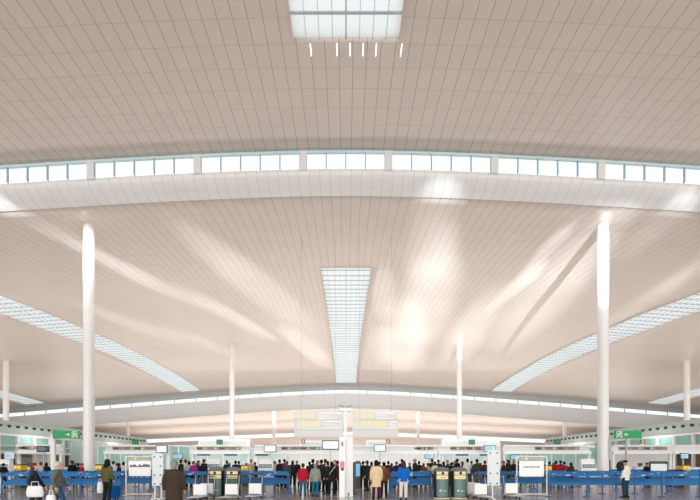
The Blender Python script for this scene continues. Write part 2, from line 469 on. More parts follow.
# pale glass screens behind the islands
def screen(x0, x1, y, z1, mt, name='glass_screen', lab='', n=6):
    t = thing(name, lab, 'partition', ((x0+x1)/2, y, 0), 0)
    hw = (x1-x0)/2
    MB().box(-hw, hw, .02, .06, .1, z1-.1).build('panel', mt, t)
    MB().box(-hw, hw, -.04, .1, z1-.12, z1).build('top_rail', M_WHITE, t)
    for k in range(n+1):
        u = -hw+2*hw*k/n
        MB().box(u-.06, u+.06, -.05, .09, 0, z1-.12).build('post', M_WHITE, t)
    return t
M_PALE = mat('pale_wall', hexc('E2E5E4'), .5)
screen(X(288, 44), X(436, 44), 44, 3.0, M_PALE, 'partition_wall', 'long plain pale wall behind the centre crowd', 5)
screen(X(192, 43), X(286, 43), 43, 3.1, mat('pale_teal', hexc('C9DEDB'), .4), 'partition_wall', 'pale teal partition behind the two left litter bins', 6)
screen(X(438, 43), X(500, 43), 43, 3.1, mat('pale_teal', hexc('C9DEDB'), .4), 'partition_wall', 'pale teal partition behind the two right litter bins', 4)
screen(X(612, 42), X(672, 42), 42, 3.0, mat('pale_grey', hexc('D3D6D6'), .5), 'partition_wall', 'pale grey wall behind the traveller in a white jacket and dark cap', 1)
screen(X(98, 46), X(190, 46), 46, 3.5, M_TEALGLASS, 'glass_screen', 'tall teal glass screen with white posts behind the left poster frame', 8)
screen(X(503, 46), X(600, 46), 46, 3.4, M_TEALGLASS, 'glass_screen', 'teal glass screen with white posts behind the right poster frame', 8)
screen(X(60, 66), X(104, 66), 66, 5.0, mat('pale_teal', hexc('C9DEDB'), .4), 'partition_wall', 'pale partition far behind the tall left column', 4)

# ------------------------------------------------------------------ check-in gantries
M_DISP = mat('display_strip', hexc('A19D90'), .4)
M_RED = mat('red_light', hexc('C8242C'), .4)
def gantry(px0, px1, s0, s1, lab, d=35, tall=3.05, legs=(0, 1), strip=True, logo=0, numbers=()):
    x0, x1 = X(px0, d), X(px1, d)
    t = thing('check_in_gantry', lab, 'gantry', ((x0+x1)/2, d, 0), 0, 'check-in gantries')
    hw = (x1-x0)/2; cx = (x0+x1)/2
    MB().box(-hw, hw, -.25, .25, 2.28, 2.52).build('lower_beam', M_WHITE, t)
    MB().box(-hw, hw, -.2, .2, tall-.13, tall).build('top_beam', M_WHITE, t)
    MB().box(-hw, hw, .05, .12, 2.52, tall-.13).build('fascia', mat('fascia_offwhite', hexc('E3E6E3'), .5), t)
    if strip:
        a, b = X(s0, d)-cx, X(s1, d)-cx
        MB().box(a, b, -.06, .05, 2.62, tall-.15).build('display_strip', M_DISP, t)
        n = 4
        for k in range(n):
            u = a+(b-a)*(k+.35)/n
            mm = MB(); mm.box(u-.32, u+.18, -.075, -.06, 2.68, tall-.2).build('display_cell', mat('cell_dark', hexc('55524A'), .4) if k % 2 == 0 else mat('cell_mid', hexc('837F72'), .4), t)
            MB().disc_y(u+.34, -.06, 2.77, .085, .03, 12).build('display_light', [mat('soft_red', hexc('C07A70'), .5), mat('soft_yellow', hexc('DCCB8E'), .5), mat('cream', hexc('F0E3B0'), .5)][(k+logo) % 3], t)
    for u in numbers:
        MB().box(X(u, d)-cx-.55, X(u, d)-cx+.55, -.1, -.04, 2.12, 2.27).build('desk_number_sign', mat('sign_smoke', hexc('5C635F'), .4), t)
    for u in legs:
        xx = -hw+.1 if u == 0 else hw-.1
        MB().box(xx-.08, xx+.08, -.1, .1, 0, 2.28).build('post', M_WHITE, t)
    return t
gantry(18, 62, 22, 34, 'white check-in gantry at far left, under the left green exit sign', d=34)
gantry(105, 170, 113, 157, 'white check-in gantry above the left poster frame')
gantry(192, 250, 197, 241, 'white check-in gantry above the two left litter bins', logo=1, numbers=(204, 231))
gantry(255, 345, 282, 320, 'white check-in gantry with red round sign, left of the centre pillar', logo=2, legs=(0,), numbers=(262,))
gantry(353, 437, 417, 433, 'white check-in gantry right of the centre pillar', logo=1, legs=(1,))
gantry(438, 500, 451, 483, 'white check-in gantry above the two right litter bins', logo=2, numbers=(462, 486))
gantry(503, 590, 535, 579, 'white check-in gantry above the right poster frame', logo=1, legs=(0, 1))
gantry(612, 671, 619, 667, 'white check-in gantry above the traveller in a white jacket', logo=0)
gantry(672, 706, 0, 0, 'white check-in gantry at the far right edge', strip=False, legs=(0,), logo=0)

# raised white fascia boxes over some gantries
def hood(px0, px1, z0, z1, lab, d=36):
    x0, x1 = X(px0, d), X(px1, d)
    t = thing('canopy_box', lab, 'canopy', ((x0+x1)/2, d, 0), 0)
    hw = (x1-x0)/2
    MB().box(-hw, hw, 0, 1.2, z0, z1).build('shell', M_WHITE, t, bevel=.03)
    MB().box(-hw+.2, hw-.2, -.04, 0, z0+.12, z1-.15).build('face_panel', mat('face_pale', hexc('D8E0DE'), .4), t)
    for s in (-1, 1): MB().box(s*(hw-.12)-.06, s*(hw-.12)+.06, .3, .5, 0, z0).build('support', M_WHITE, t)
    return t
hood(198, 250, 3.05, 3.6, 'low white canopy box behind the small green sign, above the left litter bins')
hood(442, 500, 3.05, 3.6, 'low white canopy box behind the small green sign, above the right litter bins')
hood(366, 388, 3.05, 3.55, 'small white canopy box just right of the centre pillar')
hood(300, 322, 3.05, 3.5, 'small white canopy box behind the red round sign left of the centre')

# small hanging signs on the gantries
def running_man(m, cx, cz, s, y0, y1, flip=1):
    f = flip
    P = lambda pts: m.poly_y([(cx+f*a*s, cz+b*s) for a, b in pts], y0, y1)
    m.disc_y(cx+f*.08*s, y0, cz+.36*s, .09*s, abs(y0-y1), 10)
    P([(-.08, .25), (.1, .27), (.06, -.05), (-.1, -.02)])
    P([(.08, .24), (.3, .1), (.27, .04), (.06, .14)])
    P([(-.08, .22), (-.28, .05), (-.22, 0), (-.05, .12)])
    P([(.06, -.02), (.24, -.18), (.16, -.42), (.08, -.4), (.13, -.18), (-.06, -.06)])
    P([(-.08, 0), (.0, -.04), (-.12, -.28), (-.34, -.34), (-.35, -.27), (-.18, -.2)])
def small_sign(px, py, d, label, kind='green'):
    x = X(px, d); z = Z(py, d)
    t = thing('exit_sign' if kind == 'green' else 'no_entry_sign', label, 'sign', (x, d, z), 0)
    if kind == 'green':
        MB().box(-.27, .27, 0, .06, -.22, .22).build('sign_box', mat('dark_green', hexc('0A5C40'), .4), t)
        m = MB(); m.box(-.02, .02, -.01, 0, -.2, .2); m.box(-.2, -.07, -.01, 0, -.17, .17); m.box(.07, .2, -.01, 0, -.17, .17)
        m.build('pictogram', mat('sign_mint', hexc('1F8F64'), .4), t)
    else:
        MB().box(-.17, .17, 0, .06, -.17, .17).build('sign_box', mat('maroon', hexc('6E1220'), .4), t)
        MB().disc_y(0, 0, 0, .12, .012, 16).build('disc', M_SIGNW, t)
        MB().disc_y(0, -.012, 0, .06, .01, 14).build('dot', M_RED, t)
    MB().box(-.02, .02, .01, .04, 3.0-z, -.17).build('bracket', M_GREY, t)
small_sign(135, 442, 35, 'small green emergency sign on the gantry above the left poster frame')
small_sign(219.5, 442, 35, 'small green emergency sign on the gantry above the left litter bins')
small_sign(472, 442, 35, 'small green emergency sign on the gantry above the right litter bins')
small_sign(557.5, 442, 35, 'small green emergency sign on the gantry above the travellers in red')
small_sign(303, 441.5, 34.7, 'small square red sign with white disc left of the centre pillar', 'red')
small_sign(388, 441.5, 34.7, 'small square red sign with white disc right of the centre pillar', 'red')
small_sign(643, 441.5, 34.7, 'small square red sign with white disc near the right green exit sign', 'red')

# long green exit signs
def long_exit(px0, px1, d, sgn, label):
    x0, x1 = X(px0, d), X(px1, d); hw = (x1-x0)/2
    t = thing('exit_sign', label, 'sign', ((x0+x1)/2, d, 0), 0)
    z0, z1 = Z(438.5, d), Z(430.5, d); zc = (z0+z1)/2; h = z1-z0
    MB().box(-hw, hw, 0, .12, z0, z1).build('sign_box', M_GREEN, t, bevel=.01)
    m = MB(); mx = sgn*(-hw+.32)
    m.box(mx-.2, mx-.16, -.02, 0, z0+.06, z1-.06); m.box(mx+.16, mx+.2, -.02, 0, z0+.06, z1-.06); m.box(mx-.2, mx+.2, -.02, 0, z1-.1, z1-.06)
    running_man(m, mx, zc-.02, h*.85, -.02, 0, sgn)
    m.build('running_figure', M_SIGNW, t)
    ax = sgn*(-hw+.85)
    m = MB(); m.box(ax-.14, ax+.14, -.02, 0, zc-.03, zc+.03); s = -sgn
    m.poly_y([(ax+s*.2, zc), (ax+s*.04, zc+.13), (ax+s*.04, zc-.13)], -.02, 0); m.build('arrow', M_SIGNW, t)
    if sgn > 0: MB().box(-.1, .0, .12, .22, 0, z0+.3).build('pole', M_GREY, t)
    else: MB().box(-hw-.25, -hw+.05, .12, .3, 0, z0+.3).build('pole', M_WHITE, t)
    return t
long_exit(52.5, 79, 30, -1, 'long green exit sign with white arrow and running figure, left side')
long_exit(615, 642, 30, 1, 'long green exit sign with white running figure and arrow, right side')

# monitors
M_SCR = mat('screen_white', hexc('E6F0EF'), .3, emit=.35)
M_SCRB = mat('screen_blue', hexc('A9D4E6'), .3, emit=.25)
def monitor(px, py, wpx, hpx, d, label, screen=M_SCR, frame=mat('monitor_frame', hexc('4B6B70'), .4), drop_to=None):
    x = X(px, d); z = Z(py, d); hw = wpx*d/F/2; hh = hpx*d/F/2
    t = thing('monitor', label, 'monitor', (x, d, z), 0)
    MB().box(-hw, hw, 0, .1, -hh, hh).build('casing', frame, t, bevel=.015)
    bz = .12*min(hw, hh)*2
    MB().box(-hw+bz, hw-bz, -.012, 0, -hh+bz, hh-bz).build('screen', screen, t)
    m = MB()
    for k in range(4):
        zz = hh-bz-(k+.8)*(2*(hh-bz))/5
        m.box(-hw+bz*1.6, hw*(.2+.15*((k*7) % 4)), -.018, -.012, zz-.012, zz+.02)
    m.build('text_lines', mat('text_soft', hexc('8FB0BD'), .5), t)
    if drop_to is not None: MB().box(-.04, .04, .1, .18, drop_to-z, hh*.3).build('mount', M_GREY, t)
    return t
monitor(330.5, 445, 17.5, 9.5, 32, 'largest monitor, white screen in teal frame, left of the centre pillar', drop_to=0)
monitor(270, 448.5, 12.5, 7.5, 33, 'white monitor in teal frame hanging above the left check-in kiosk', drop_to=0)
monitor(380, 448, 12, 7, 33, 'white monitor in teal frame right of the centre pillar', drop_to=0)
monitor(161.5, 449, 11.5, 7.5, 33.5, 'white monitor at the right end of the gantry over the left poster frame', drop_to=0)
monitor(490, 448.5, 12, 6.5, 33.5, 'pale blue monitor above the right dotted board', M_SCRB, drop_to=0)
monitor(429.5, 455.8, 9.5, 5.5, 36, 'small blue monitor above the crowd, left of the right litter bins', M_SCRB, drop_to=0)
monitor(177.5, 456, 10, 5, 36, 'small blue monitor just right of the left dotted board', M_SCRB, drop_to=0)
monitor(515, 457, 9, 5, 37, 'small blue monitor just behind the left edge of the right poster frame', M_SCRB, drop_to=0)
monitor(9, 455.8, 9.5, 6, 33, 'small blue monitor by the left edge of the hall', M_SCRB, M_WHITE, drop_to=0)
monitor(684.5, 456, 8.5, 6, 33, 'small blue monitor with dark frame by the right edge', M_SCRB, M_DARK, drop_to=0)
monitor(42.5, 449, 12.5, 6.5, 32, 'dark departures monitor below the left green exit sign', mat('screen_navy', hexc('1D3440'), .3), M_DARK, drop_to=0)

# ------------------------------------------------------------------ hanging direction boards
M_BOARD = mat('board_grey', hexc('E2E4E2'), .5)
M_PYEL = mat('pale_yellow', hexc('F3E3A0'), .5, emit=.12)
def dir_board(px0, px1, rows, label, d=31):
    x0, x1 = X(px0, d), X(px1, d); hw = (x1-x0)/2
    zt, zb = Z(411.8, d), Z(437, d)
    t = thing('direction_board', label, 'sign', ((x0+x1)/2, d, 0), 0)
    h = (zt-zb)/3
    for r in range(3):
        a = zt-h*(r+1)+.04; b = zt-h*r-.04 if r else zt
        MB().box(-hw, hw, 0, .15, a if r < 2 else zb, b).build('board_panel', M_BOARD, t)
    MB().box(-hw, hw, -.02, .17, zb+h-.03, zb+h+.04).build('rail', M_SIGNW, t)
    for r, boxes in enumerate(rows):
        zc = zt-h*(r+.5)
        m = MB(); y0, y1 = -.015, 0
        ax = -hw+.35
        m.poly_y([(ax, zc+.14), (ax-.15, zc-.02), (ax-.05, zc-.02), (ax-.05, zc-.16), (ax+.05, zc-.16), (ax+.05, zc-.02), (ax+.15, zc-.02)], y0, y1)
        m.build('arrow', M_PYEL, t)
        for k in range(boxes):
            bx = -hw+.82+k*.5
            MB().box(bx-.19, bx+.19, y0, y1, zc-.17, zc+.17).build('gate_square', M_PYEL, t)
            MB().box(bx-.07, bx+.07, y0-.01, y0, zc-.1, zc+.1).build('gate_symbol', M_BOARD, t)
        m = MB(); sx = -hw+.82+boxes*.5
        for k, ln in enumerate((.98, .55, .8)):
            zz = zc+.2-k*.2
            m.box(sx, sx+(hw-.1-sx)*ln, y0, y1, zz-.03, zz+.04)
        m.build('text_lines', M_SIGNW, t)
    for s in (-.7, .7):
        topz = EYE+prof(P2, d)-drop((x0+x1)/2)+.1
        MB().box(s*hw-.004, s*hw+.004, .06, .07, zt, topz).build('cable', mat('cable_dark', (.06, .06, .06), .8), t)
    return t
dir_board(294, 343, (2, 3), 'large pale hanging direction board left of the centre pillar')
dir_board(352.5, 398.5, (2, 4), 'large pale hanging direction board right of the centre pillar')

# ------------------------------------------------------------------ centre pillar
d = 18.2; x = X(348.4, d)
t = thing('sign_pillar', 'tall white box pillar in the middle with a thin mast and two teal lamps on top', 'pillar', (x, d, 0), 0)
MB().box(-.2, .2, -.12, .2, 0, Z(437, d)).build('casing', M_WHITE, t, bevel=.012)
xm = X(345.5, d)-x
MB().box(xm-.055, xm+.055, 0, .11, Z(437, d), Z(411, d)).build('mast', M_WHITE, t)
MB().box(xm-.27, xm+.27, -.05, .2, Z(411, d), Z(408, d)).build('crossarm', M_WHITE, t)
for s in (-1, 1):
    m = MB(); m.tube([(xm+s*.05, .06, Z(406.5, d)), (xm+s*.16, .06, Z(406.2, d)), (xm+s*.3, .06, Z(405.2, d))], [.03, .05, .03], caps='round')
    m.build('lamp_head', M_TEALFRAME, t)
MB().box(-.03, .04, -.13, -.12, .02, .18).build('green_mark', mat('mark_green', hexc('1F9E72'), .5), t)
x = X(342, 17.7)
t = thing('wayfinding_stand', 'white upright notice panel with red mark against the left side of the centre pillar', 'panel', (x, 17.7, 0), 0)
MB().box(-.12, .12, 0, .08, 0, Z(437.5, 18)).build('board', M_SIGNW, t)
MB().box(-.03, .04, -.01, 0, Z(446.5, 18), Z(442, 18)).build('red_mark', M_RED, t)
MB().poly_y([(-.08, Z(468, 18)), (.09, Z(470, 18)), (.11, Z(463, 18)), (.04, Z(460.5, 18)), (-.08, Z(462, 18))], -.01, 0).build('pink_patch', mat('pinkish', hexc('D8848E'), .5), t)
MB().box(-.05, .08, -.012, -.01, Z(470.5, 18), Z(468, 18)).build('dark_patch', M_DARK, t)
x = X(354, 19.5)
t = thing('totem_display', 'narrow black totem with blue screen just right of the centre pillar', 'display', (x, 19.5, 0), 0)
MB().box(-.12, .1, 0, .45, 0.02, Z(462, 19.5)).build('housing', M_DARK, t, bevel=.02)
MB().box(-.16, .14, -.04, .5, 0, .05).build('base', M_BLACK, t)
MB().box(.1, .115, .05, .4, .8, 1.4).build('screen', M_SCRB, t)
t = thing('totem_display', 'second black totem with lit blue screen, behind the one beside the pillar', 'display', (X(358, 23), 23, 0), 0)
MB().box(-.14, .14, 0, .3, 0.02, Z(461, 23)).build('housing', M_DARK, t, bevel=.02)
MB().box(-.11, .11, -.015, 0, .75, 1.45).build('screen', mat('screen_cyan', hexc('5FB6DC'), .3, emit=.3), t)

# ------------------------------------------------------------------ poster frames and dotted boards
def poster_frame(px0, px1, d, label, photo):
    x0, x1 = X(px0, d), X(px1, d); hw = (x1-x0)/2
    t = thing('poster_frame', label, 'stand', ((x0+x1)/2, d, 0), 0)
    zt = Z(456.5, d)
    for s in (-1, 1):
        MB().tube([(s*hw, 0, 0.02), (s*hw, 0, zt)], .03).build('post', M_WHITE, t, smooth=True)
        MB().box(s*hw-.05, s*hw+.05, -.25, .25, 0, .04).build('foot', M_WHITE, t)
    MB().tube([(-hw, 0, zt), (hw, 0, zt)], .025).build('top_rail', M_WHITE, t)
    MB().tube([(-hw, 0, Z(494, d)), (hw, 0, Z(494, d))], .022).build('bottom_rail', M_WHITE, t)
    a, b = (X(129, 18.4), X(151, 18.4)) if photo else (X(519, 18.4), X(543.5, 18.4)); c = (x0+x1)/2; a -= c; b -= c
    if photo:
        MB().box(a, b, -.03, .0, Z(476, d), Z(461, d)).build('poster', M_SIGNW, t)
        m = MB()
        random.seed(3)
        zb = Z(467.5, d)
        m.poly_y([(a+.04, zb+.02)]+[(a+.04+(b-a-.08)*k/14, zb+.06+random.random()*.13) for k in range(15)]+[(b-.04, zb+.02)], -.036, -.03)
        m.build('poster_picture', mat('pic_grey', hexc('6F706E'), .6, noise=.4, nscale=18), t)
    else:
        MB().box(a, b, -.03, .0, Z(476.5, d), Z(461, d)).build('poster', M_SIGNW, t)
        m = MB()
        for k in range(9):
            m.box(a+.18+k*.085, a+.235+k*.085, -.036, -.03, Z(467.6, d), Z(466.6, d)+.01*(k % 3))
        m.build('poster_text', mat('text_dark', hexc('455A66'), .6), t)
    m = MB(); m.box(a, b, -.04, .02, Z(460, d), Z(457.2, d)); m.build('header_strip', mat('header_olive', hexc('A9B5A4'), .5), t)
    for k, cc in enumerate(('E9B44C', 'F0E3B0', 'E9A070')):
        MB().box(a+.1+k*.16, a+.2+k*.16, -.046, -.04, Z(459.6, d), Z(457.7, d)).build('header_dot', mat('hd_'+cc, hexc(cc), .5), t)
poster_frame(126, 155.3, 18.4, 'white tube frame on the left holding a white poster with grey picture', True)
poster_frame(516.8, 546.8, 18.4, 'white tube frame on the right holding a white poster with one text line', False)
def dotted(px0, px1, zt_, zb_, d, legs, label):
    x0, x1 = X(px0, d), X(px1, d); hw = (x1-x0)/2
    t = thing('notice_board', label, 'board', ((x0+x1)/2, d, 0), 0)
    MB().box(-hw, hw, 0, .05, Z(zb_, d), Z(zt_, d)).build('panel', mat('board_pale', hexc('DFE5E6'), .45, noise=.05, nscale=3), t, bevel=.01)
    for r in range(4):
        for s in (-1, 1):
            if (r == 1 and s < 0): continue
            MB().disc_y(s*hw*.55, 0, Z(zt_+3+r*(zb_-zt_-5)/3, d), .035, .012, 10).build('fixing', mat('fixing_dark', hexc('4A5A66'), .5), t)
    for lx in legs:
        MB().tube([(X(lx, d)-(x0+x1)/2, .08, .03), (X(lx, d)-(x0+x1)/2, .08, Z(zt_+3, d))], .028).build('leg', M_WHITE, t, smooth=True)
        MB().cbox(X(lx, d)-(x0+x1)/2, .08, .015, .12, .5, .03).build('foot', M_WHITE, t)
dotted(152, 163, 454, 486, 16.8, (154, 160.5), 'pale dotted notice board on legs beside the left poster frame')
dotted(487.5, 500, 450, 485.5, 16.8, (493.2,), 'pale dotted notice board on one leg left of the right poster frame')

# ------------------------------------------------------------------ litter bins
def make_bin(label, d):
    t = thing('litter_bin', label, 'bin', (0, 0, 0), 0, 'litter bins in pairs')
    h = 1.28; rw = .335
    n = 28
    MB().lathe([(rw, .05), (rw, 1.14), (rw*.98, 1.17)], n=n, sx=1, sy=.8).build('drum', mat('bin_dark', hexc('1C2526'), .35), t, smooth=True)
    MB().lathe([(rw*1.03, 0), (rw*1.03, .03), (rw, .04)], n=n, sx=1, sy=.8).build('base_ring', mat('bin_rim', hexc('C8C6A8'), .5), t, smooth=True)
    MB().lathe([(rw*1.07, 1.15), (rw*1.07, 1.19), (rw*.93, 1.26), (rw*.55, 1.315), (rw*.1, 1.33)], n=n, sx=1, sy=.8).build('domed_lid', mat('bin_lid', hexc('6C6C76'), .25), t, smooth=True)
    def front(z0, z1, a0, a1, k, mt, name):
        m = MB(); R = []
        N = 14
        for z in (z0, z1):
            R.append([(rw*k*math.sin(a0+(a1-a0)*i/N), -rw*.8*k*math.cos(a0+(a1-a0)*i/N), z) for i in range(N+1)] +
                     [(rw*(k-.02)*math.sin(a0+(a1-a0)*i/N), -rw*.8*(k-.02)*math.cos(a0+(a1-a0)*i/N), z) for i in range(N, -1, -1)])
        return m.rings(R).build(name, mt, t, smooth=True)
    front(.08, .80, -.8, .8, 1.02, mat('bin_front', hexc('5E7776'), .3, metal=.0), 'front_panel')
    front(.82, .985, -.8, .8, 1.025, mat('bin_cream', hexc('F0E6B4'), .5), 'label_band')
    front(1.01, 1.14, -.8, .8, 1.025, mat('bin_cream', hexc('F0E6B4'), .5), 'aperture_band')
    MB().disc_y(0, -rw*.8*1.02, 1.075, .058, .03, 16).build('aperture', M_BLACK, t)
    m = MB(); m.box(-.12, .12, -rw*.8*1.035-.004, -rw*.8*1.035+.004, .89, .905)
    m.build('label_text', mat('label_grey', hexc('8A8468'), .5), t)
    m = MB(); y = -rw*.8*1.03
    m.box(-.14, -.09, y-.004, y+.01, .30, .38); m.box(-.12, -.04, y-.004, y+.01, .35, .38)
    for k in range(4): m.box(-.01+k*.045, .02+k*.045, y-.004, y+.012, .31, .345)
    m.build('bin_logo', mat('logo_pale', hexc('C7DAD8'), .5), t)
    return t
b0 = make_bin('left litter bin of the left pair, beside two trolleys', 17.8)
b0.location = (X(216.8, 17.8), 17.8, 0)
dup(b0, (X(233.2, 17.8), 17.8, 0), 0, 'right litter bin of the left pair, trolley parked in front')
dup(b0, (X(441.3, 17.2), 17.2, 0), 0, 'left litter bin of the right pair')
dup(b0, (X(458.8, 17.2), 17.2, 0), 0, 'right litter bin of the right pair, next to three nested trolleys')

# ------------------------------------------------------------------ baggage trolleys
def make_trolley(label):
    t = thing('baggage_trolley', label, 'trolley', (0, 0, 0), 0, 'baggage trolleys')
    # front faces -Y
    m = MB()
    for s in (-1, 1):
        m.tube([(s*.26, .75, .14), (s*.26, -.05, .14), (s*.2, -.22, .16)], .018)
        m.tube([(s*.26, .62, .14), (s*.26, .72, .55), (s*.26, .82, .98)], .018)
    m.tube([(-.26, .3, .14), (.26, .3, .14)], .014); m.tube([(-.26, .72, .55), (.26, .72, .55)], .014)
    m.tube([(-.2, -.22, .16), (.2, -.22, .16)], .018)
    m.build('frame', M_STEEL, t, smooth=True)
    m = MB()
    for k in range(5): m.tube([(-.2+k*.1, .7, .16), (-.22+k*.11, -.15, .15)], .008, n=6)
    m.build('deck_bars', M_STEEL, t, smooth=True)
    MB().tube([(-.29, .83, 1.0), (.29, .83, 1.0)], .024).build('handle', M_DARK, t, smooth=True)
    m = MB()
    for z in (.70, .80, .92): m.tube([(-.24, .60, z), (.24, .60, z)], .014, n=6)
    for k in range(7): m.tube([(-.24+k*.08, .60, .68), (-.24+k*.08, .60, .92)], .011, n=6)
    for s in (-1, 1): m.tube([(s*.24, .60, .92), (s*.24, .8, .90)], .01, n=6)
    m.build('basket', mat('basket_dark', (.03, .035, .04), .4), t, smooth=True)
    MB().cbox(0, .56, .42, .52, .02, .43).build('advert_panel', M_SIGNW, t, bevel=.006)
    for px_, py_ in ((-.26, .68), (.26, .68), (0, -.2)):
        m = MB(); m.tube([(px_-.02, py_, .07), (px_+.02, py_, .07)], .07, n=16); w_ = m.build('wheel', M_BLACK, t, smooth=True)
        MB().box(px_-.03, px_+.03, py_-.012, py_+.012, .07, .15).build('wheel_fork', M_STEEL, w_)
    return t
def at(px, d): return (X(px, d), d, 0)
def atp(px, d): return (X(px, d+.55), d, 0)
tr = make_trolley('baggage trolley with white panel, just left of the left litter bins'); tr.location = atp(199.8, 15.9)
dup(tr, atp(206.8, 16.65), 0, 'baggage trolley half hidden between another trolley and the left litter bin')
dup(tr, atp(231.3, 16.1), 0, 'baggage trolley standing in front of the left pair of bins')
dup(tr, atp(254.9, 16.5), 0, 'baggage trolley with bright white panel, right of the left litter bins')
dup(tr, atp(480.8, 16.2), 0, 'baggage trolley with white panel, front one of the nested three beside the right bins')
dup(tr, atp(475.5, 17.0), .05, 'middle one of three nested trolleys beside the right litter bins')
dup(tr, atp(471, 17.8), .05, 'rear one of three nested trolleys, closest to the right litter bin')
dup(tr, atp(511.7, 16.7), 0, 'single baggage trolley standing left of the right poster frame')

# ------------------------------------------------------------------ self check-in kiosks and desks behind the queue
def make_kiosk(label):
    t = thing('check_in_kiosk', label, 'kiosk', (0, 0, 0), 0, 'white check-in kiosks behind the barriers')
    MB().box(-.5, .5, -.2, .3, 0, 1.45).build('body', M_SIGNW, t, bevel=.02)
    MB().box(-.46, .46, -.05, .3, 1.45, 1.78).build('head_box', M_WHITE, t, bevel=.02)
    MB().box(-.44, .44, -.23, -.2, 1.18, 1.42).build('screen_strip', mat('strip_dark', hexc('6C7A7C'), .35), t)
    m = MB()
    for k in range(5): m.box(-.38+k*.17, -.26+k*.17, -.24, -.23, 1.24, 1.36)
    m.build('screen_cells', mat('cell_pale', hexc('AEBBBB'), .4), t)
    MB().box(-.42, .42, -.215, -.2, .75, 1.05).build('front_panel', M_PALE, t)
    return t
kk = make_kiosk('white check-in kiosk left of the left litter bins'); kk.location = at(213.5, 27.5)
dup(kk, at(266, 27), 0, 'white check-in kiosk under the hanging monitor, right of the left bins')
dup(kk, at(587.5, 26.5), 0, 'white check-in kiosk just left of the tall right column')
dup(kk, at(4, 30), 0, 'white check-in kiosk at the left edge under a small blue monitor')
# trolley-like framed advertising panel at right
d = 26
t = thing('advert_stand', 'white advert panel in a black frame behind the barriers, right side', 'stand', at(659, d), 0)
MB().box(-.52, .52, 0, .06, Z(471.5, d), Z(464, d)).build('panel', M_SIGNW, t)
m = MB(); m.box(-.58, .58, .06, .12, Z(463.8, d), Z(461.8, d)); m.box(-.6, -.52, .0, .1, 0, Z(462, d)); m.box(.52, .6, .0, .1, 0, Z(462, d)); m.box(-.6, .6, 0, .1, .9, .96)
m.build('frame', M_DARK, t)
m = MB()
for k in range(6): m.box(-.5+k*.18, -.4+k*.18, .02, .06, Z(461.8, d), Z(461, d))
m.build('trim_tabs', M_DARK, t)
# desks
def desk(px, d, wd, label):
    t = thing('check_in_desk', label, 'desk', at(px, d), 0, 'check-in desks')
    MB().box(-wd/2, wd/2, -.3, .3, 0.08, 1.08).build('counter_body', M_WHITE, t, bevel=.02)
    MB().box(-wd/2-.05, wd/2+.05, -.36, .32, 1.08, 1.13).build('counter_top', M_GREY, t)
    MB().box(-wd/2+.05, wd/2-.05, -.25, .25, 0, .08).build('plinth', M_DARK, t)
    MB().box(-.2, .2, .1, .14, 1.22, 1.5).build('computer_screen', M_DARK, t)
    MB().box(-.03, .03, .12, .2, 1.13, 1.25).build('screen_stand', M_DARK, t)
for px, lb in ((28, 'at far left, behind the blurred pair'), (75, 'behind the traveller in red near the tall left column'), (117, 'behind the left poster frame'), (142, 'behind the right half of the left poster frame'),
               (197, 'behind the crowd left of the left bins'), (228, 'behind the left pair of bins'), (247, 'behind the trolley right of the left bins'),
               (452, 'behind the right pair of bins'), (480, 'behind the nested trolleys'), (508, 'behind the single trolley at right'),
               (555, 'behind the travellers in red at right'), (622, 'behind the traveller in a white jacket'), (641, 'left of the black framed advert'), (690, 'near the right edge')):
    desk(px, 38, 1.5 if px != 75 else 1.6, 'white check-in desk '+lb)
# small yellow units
def yellow_unit(px, py, d, label, wpx=7.5, hpx=5):
    t = thing('wrapping_unit', label, 'machine', at(px, d), 0)
    hw = wpx*d/F/2; z0 = Z(py+hpx/2, d); z1 = Z(py-hpx/2, d)
    MB().box(-hw*.8, hw*.8, 0, .5, 0, z0).build('pedestal', M_DARK, t)
    MB().box(-hw, hw, -.02, .5, z0, z1).build('housing', M_YELLOW, t, bevel=.03)
    MB().box(-hw, hw, -.01, .5, z1, z1+.07).build('cap', M_DARK, t)
    for s in (-1, 1): MB().disc_y(s*hw*.45, -.02, z0+(z1-z0)*.6, hw*.2, .02, 14).build('white_disc', M_SIGNW, t)
    MB().box(-hw*.6, hw*.6, -.03, -.02, z0+.03, z0+.07).build('slot', mat('olive', hexc('6B5A10'), .5), t)
yellow_unit(17.5, 467.8, 24, 'yellow unit with two white discs behind the barriers, far left')
yellow_unit(98.5, 467.8, 24, 'yellow unit with two white discs beside the woman in the olive jacket', 7)
yellow_unit(244.5, 468.2, 26, 'yellow unit with two white discs between the left bins and the left kiosk', 7)
yellow_unit(548.5, 468.4, 26, 'yellow unit with two white discs beside the right poster frame', 7)
yellow_unit(686.5, 468.2, 26.6, 'yellow unit with two white discs near the right edge', 8)

# ------------------------------------------------------------------ luggage
def suitcase(px, d, w_, h_, dp, col, label, rz=0, z=0, handle=True):
    t = thing('suitcase', label, 'suitcase', (X(px, d), d, z), rz)
    MB().box(-w_/2, w_/2, -dp/2, dp/2, .05, h_).build('shell', cloth(col), t, smooth=True, bevel=min(w_, dp)*.14)
    for s in (-1, 1):
        for q in (-1, 1):
            m = MB(); m.tube([(s*w_*.38-.012, q*dp*.3, .028), (s*w_*.38+.012, q*dp*.3, .028)], .028, n=10); m.build('wheel', M_BLACK, t, smooth=True)
    m = MB()
    for k in range(5): m.box(-w_*.4+k*w_*.2-.008, -w_*.4+k*w_*.2+.008, -dp/2-.008, -dp/2+.01, .12, h_-.08)
    m.build('ridges', cloth(col), t)
    if handle:
        m = MB(); m.tube([(-.08, 0, h_-.02), (-.08, 0, h_+.04), (.08, 0, h_+.04), (.08, 0, h_-.02)], .012); m.build('handle', M_BLACK, t, smooth=True)
    return t
suitcase(111.5, 16.6, .56, .56, .35, '0E62B0', 'large bright blue suitcase beside the woman in the olive jacket')
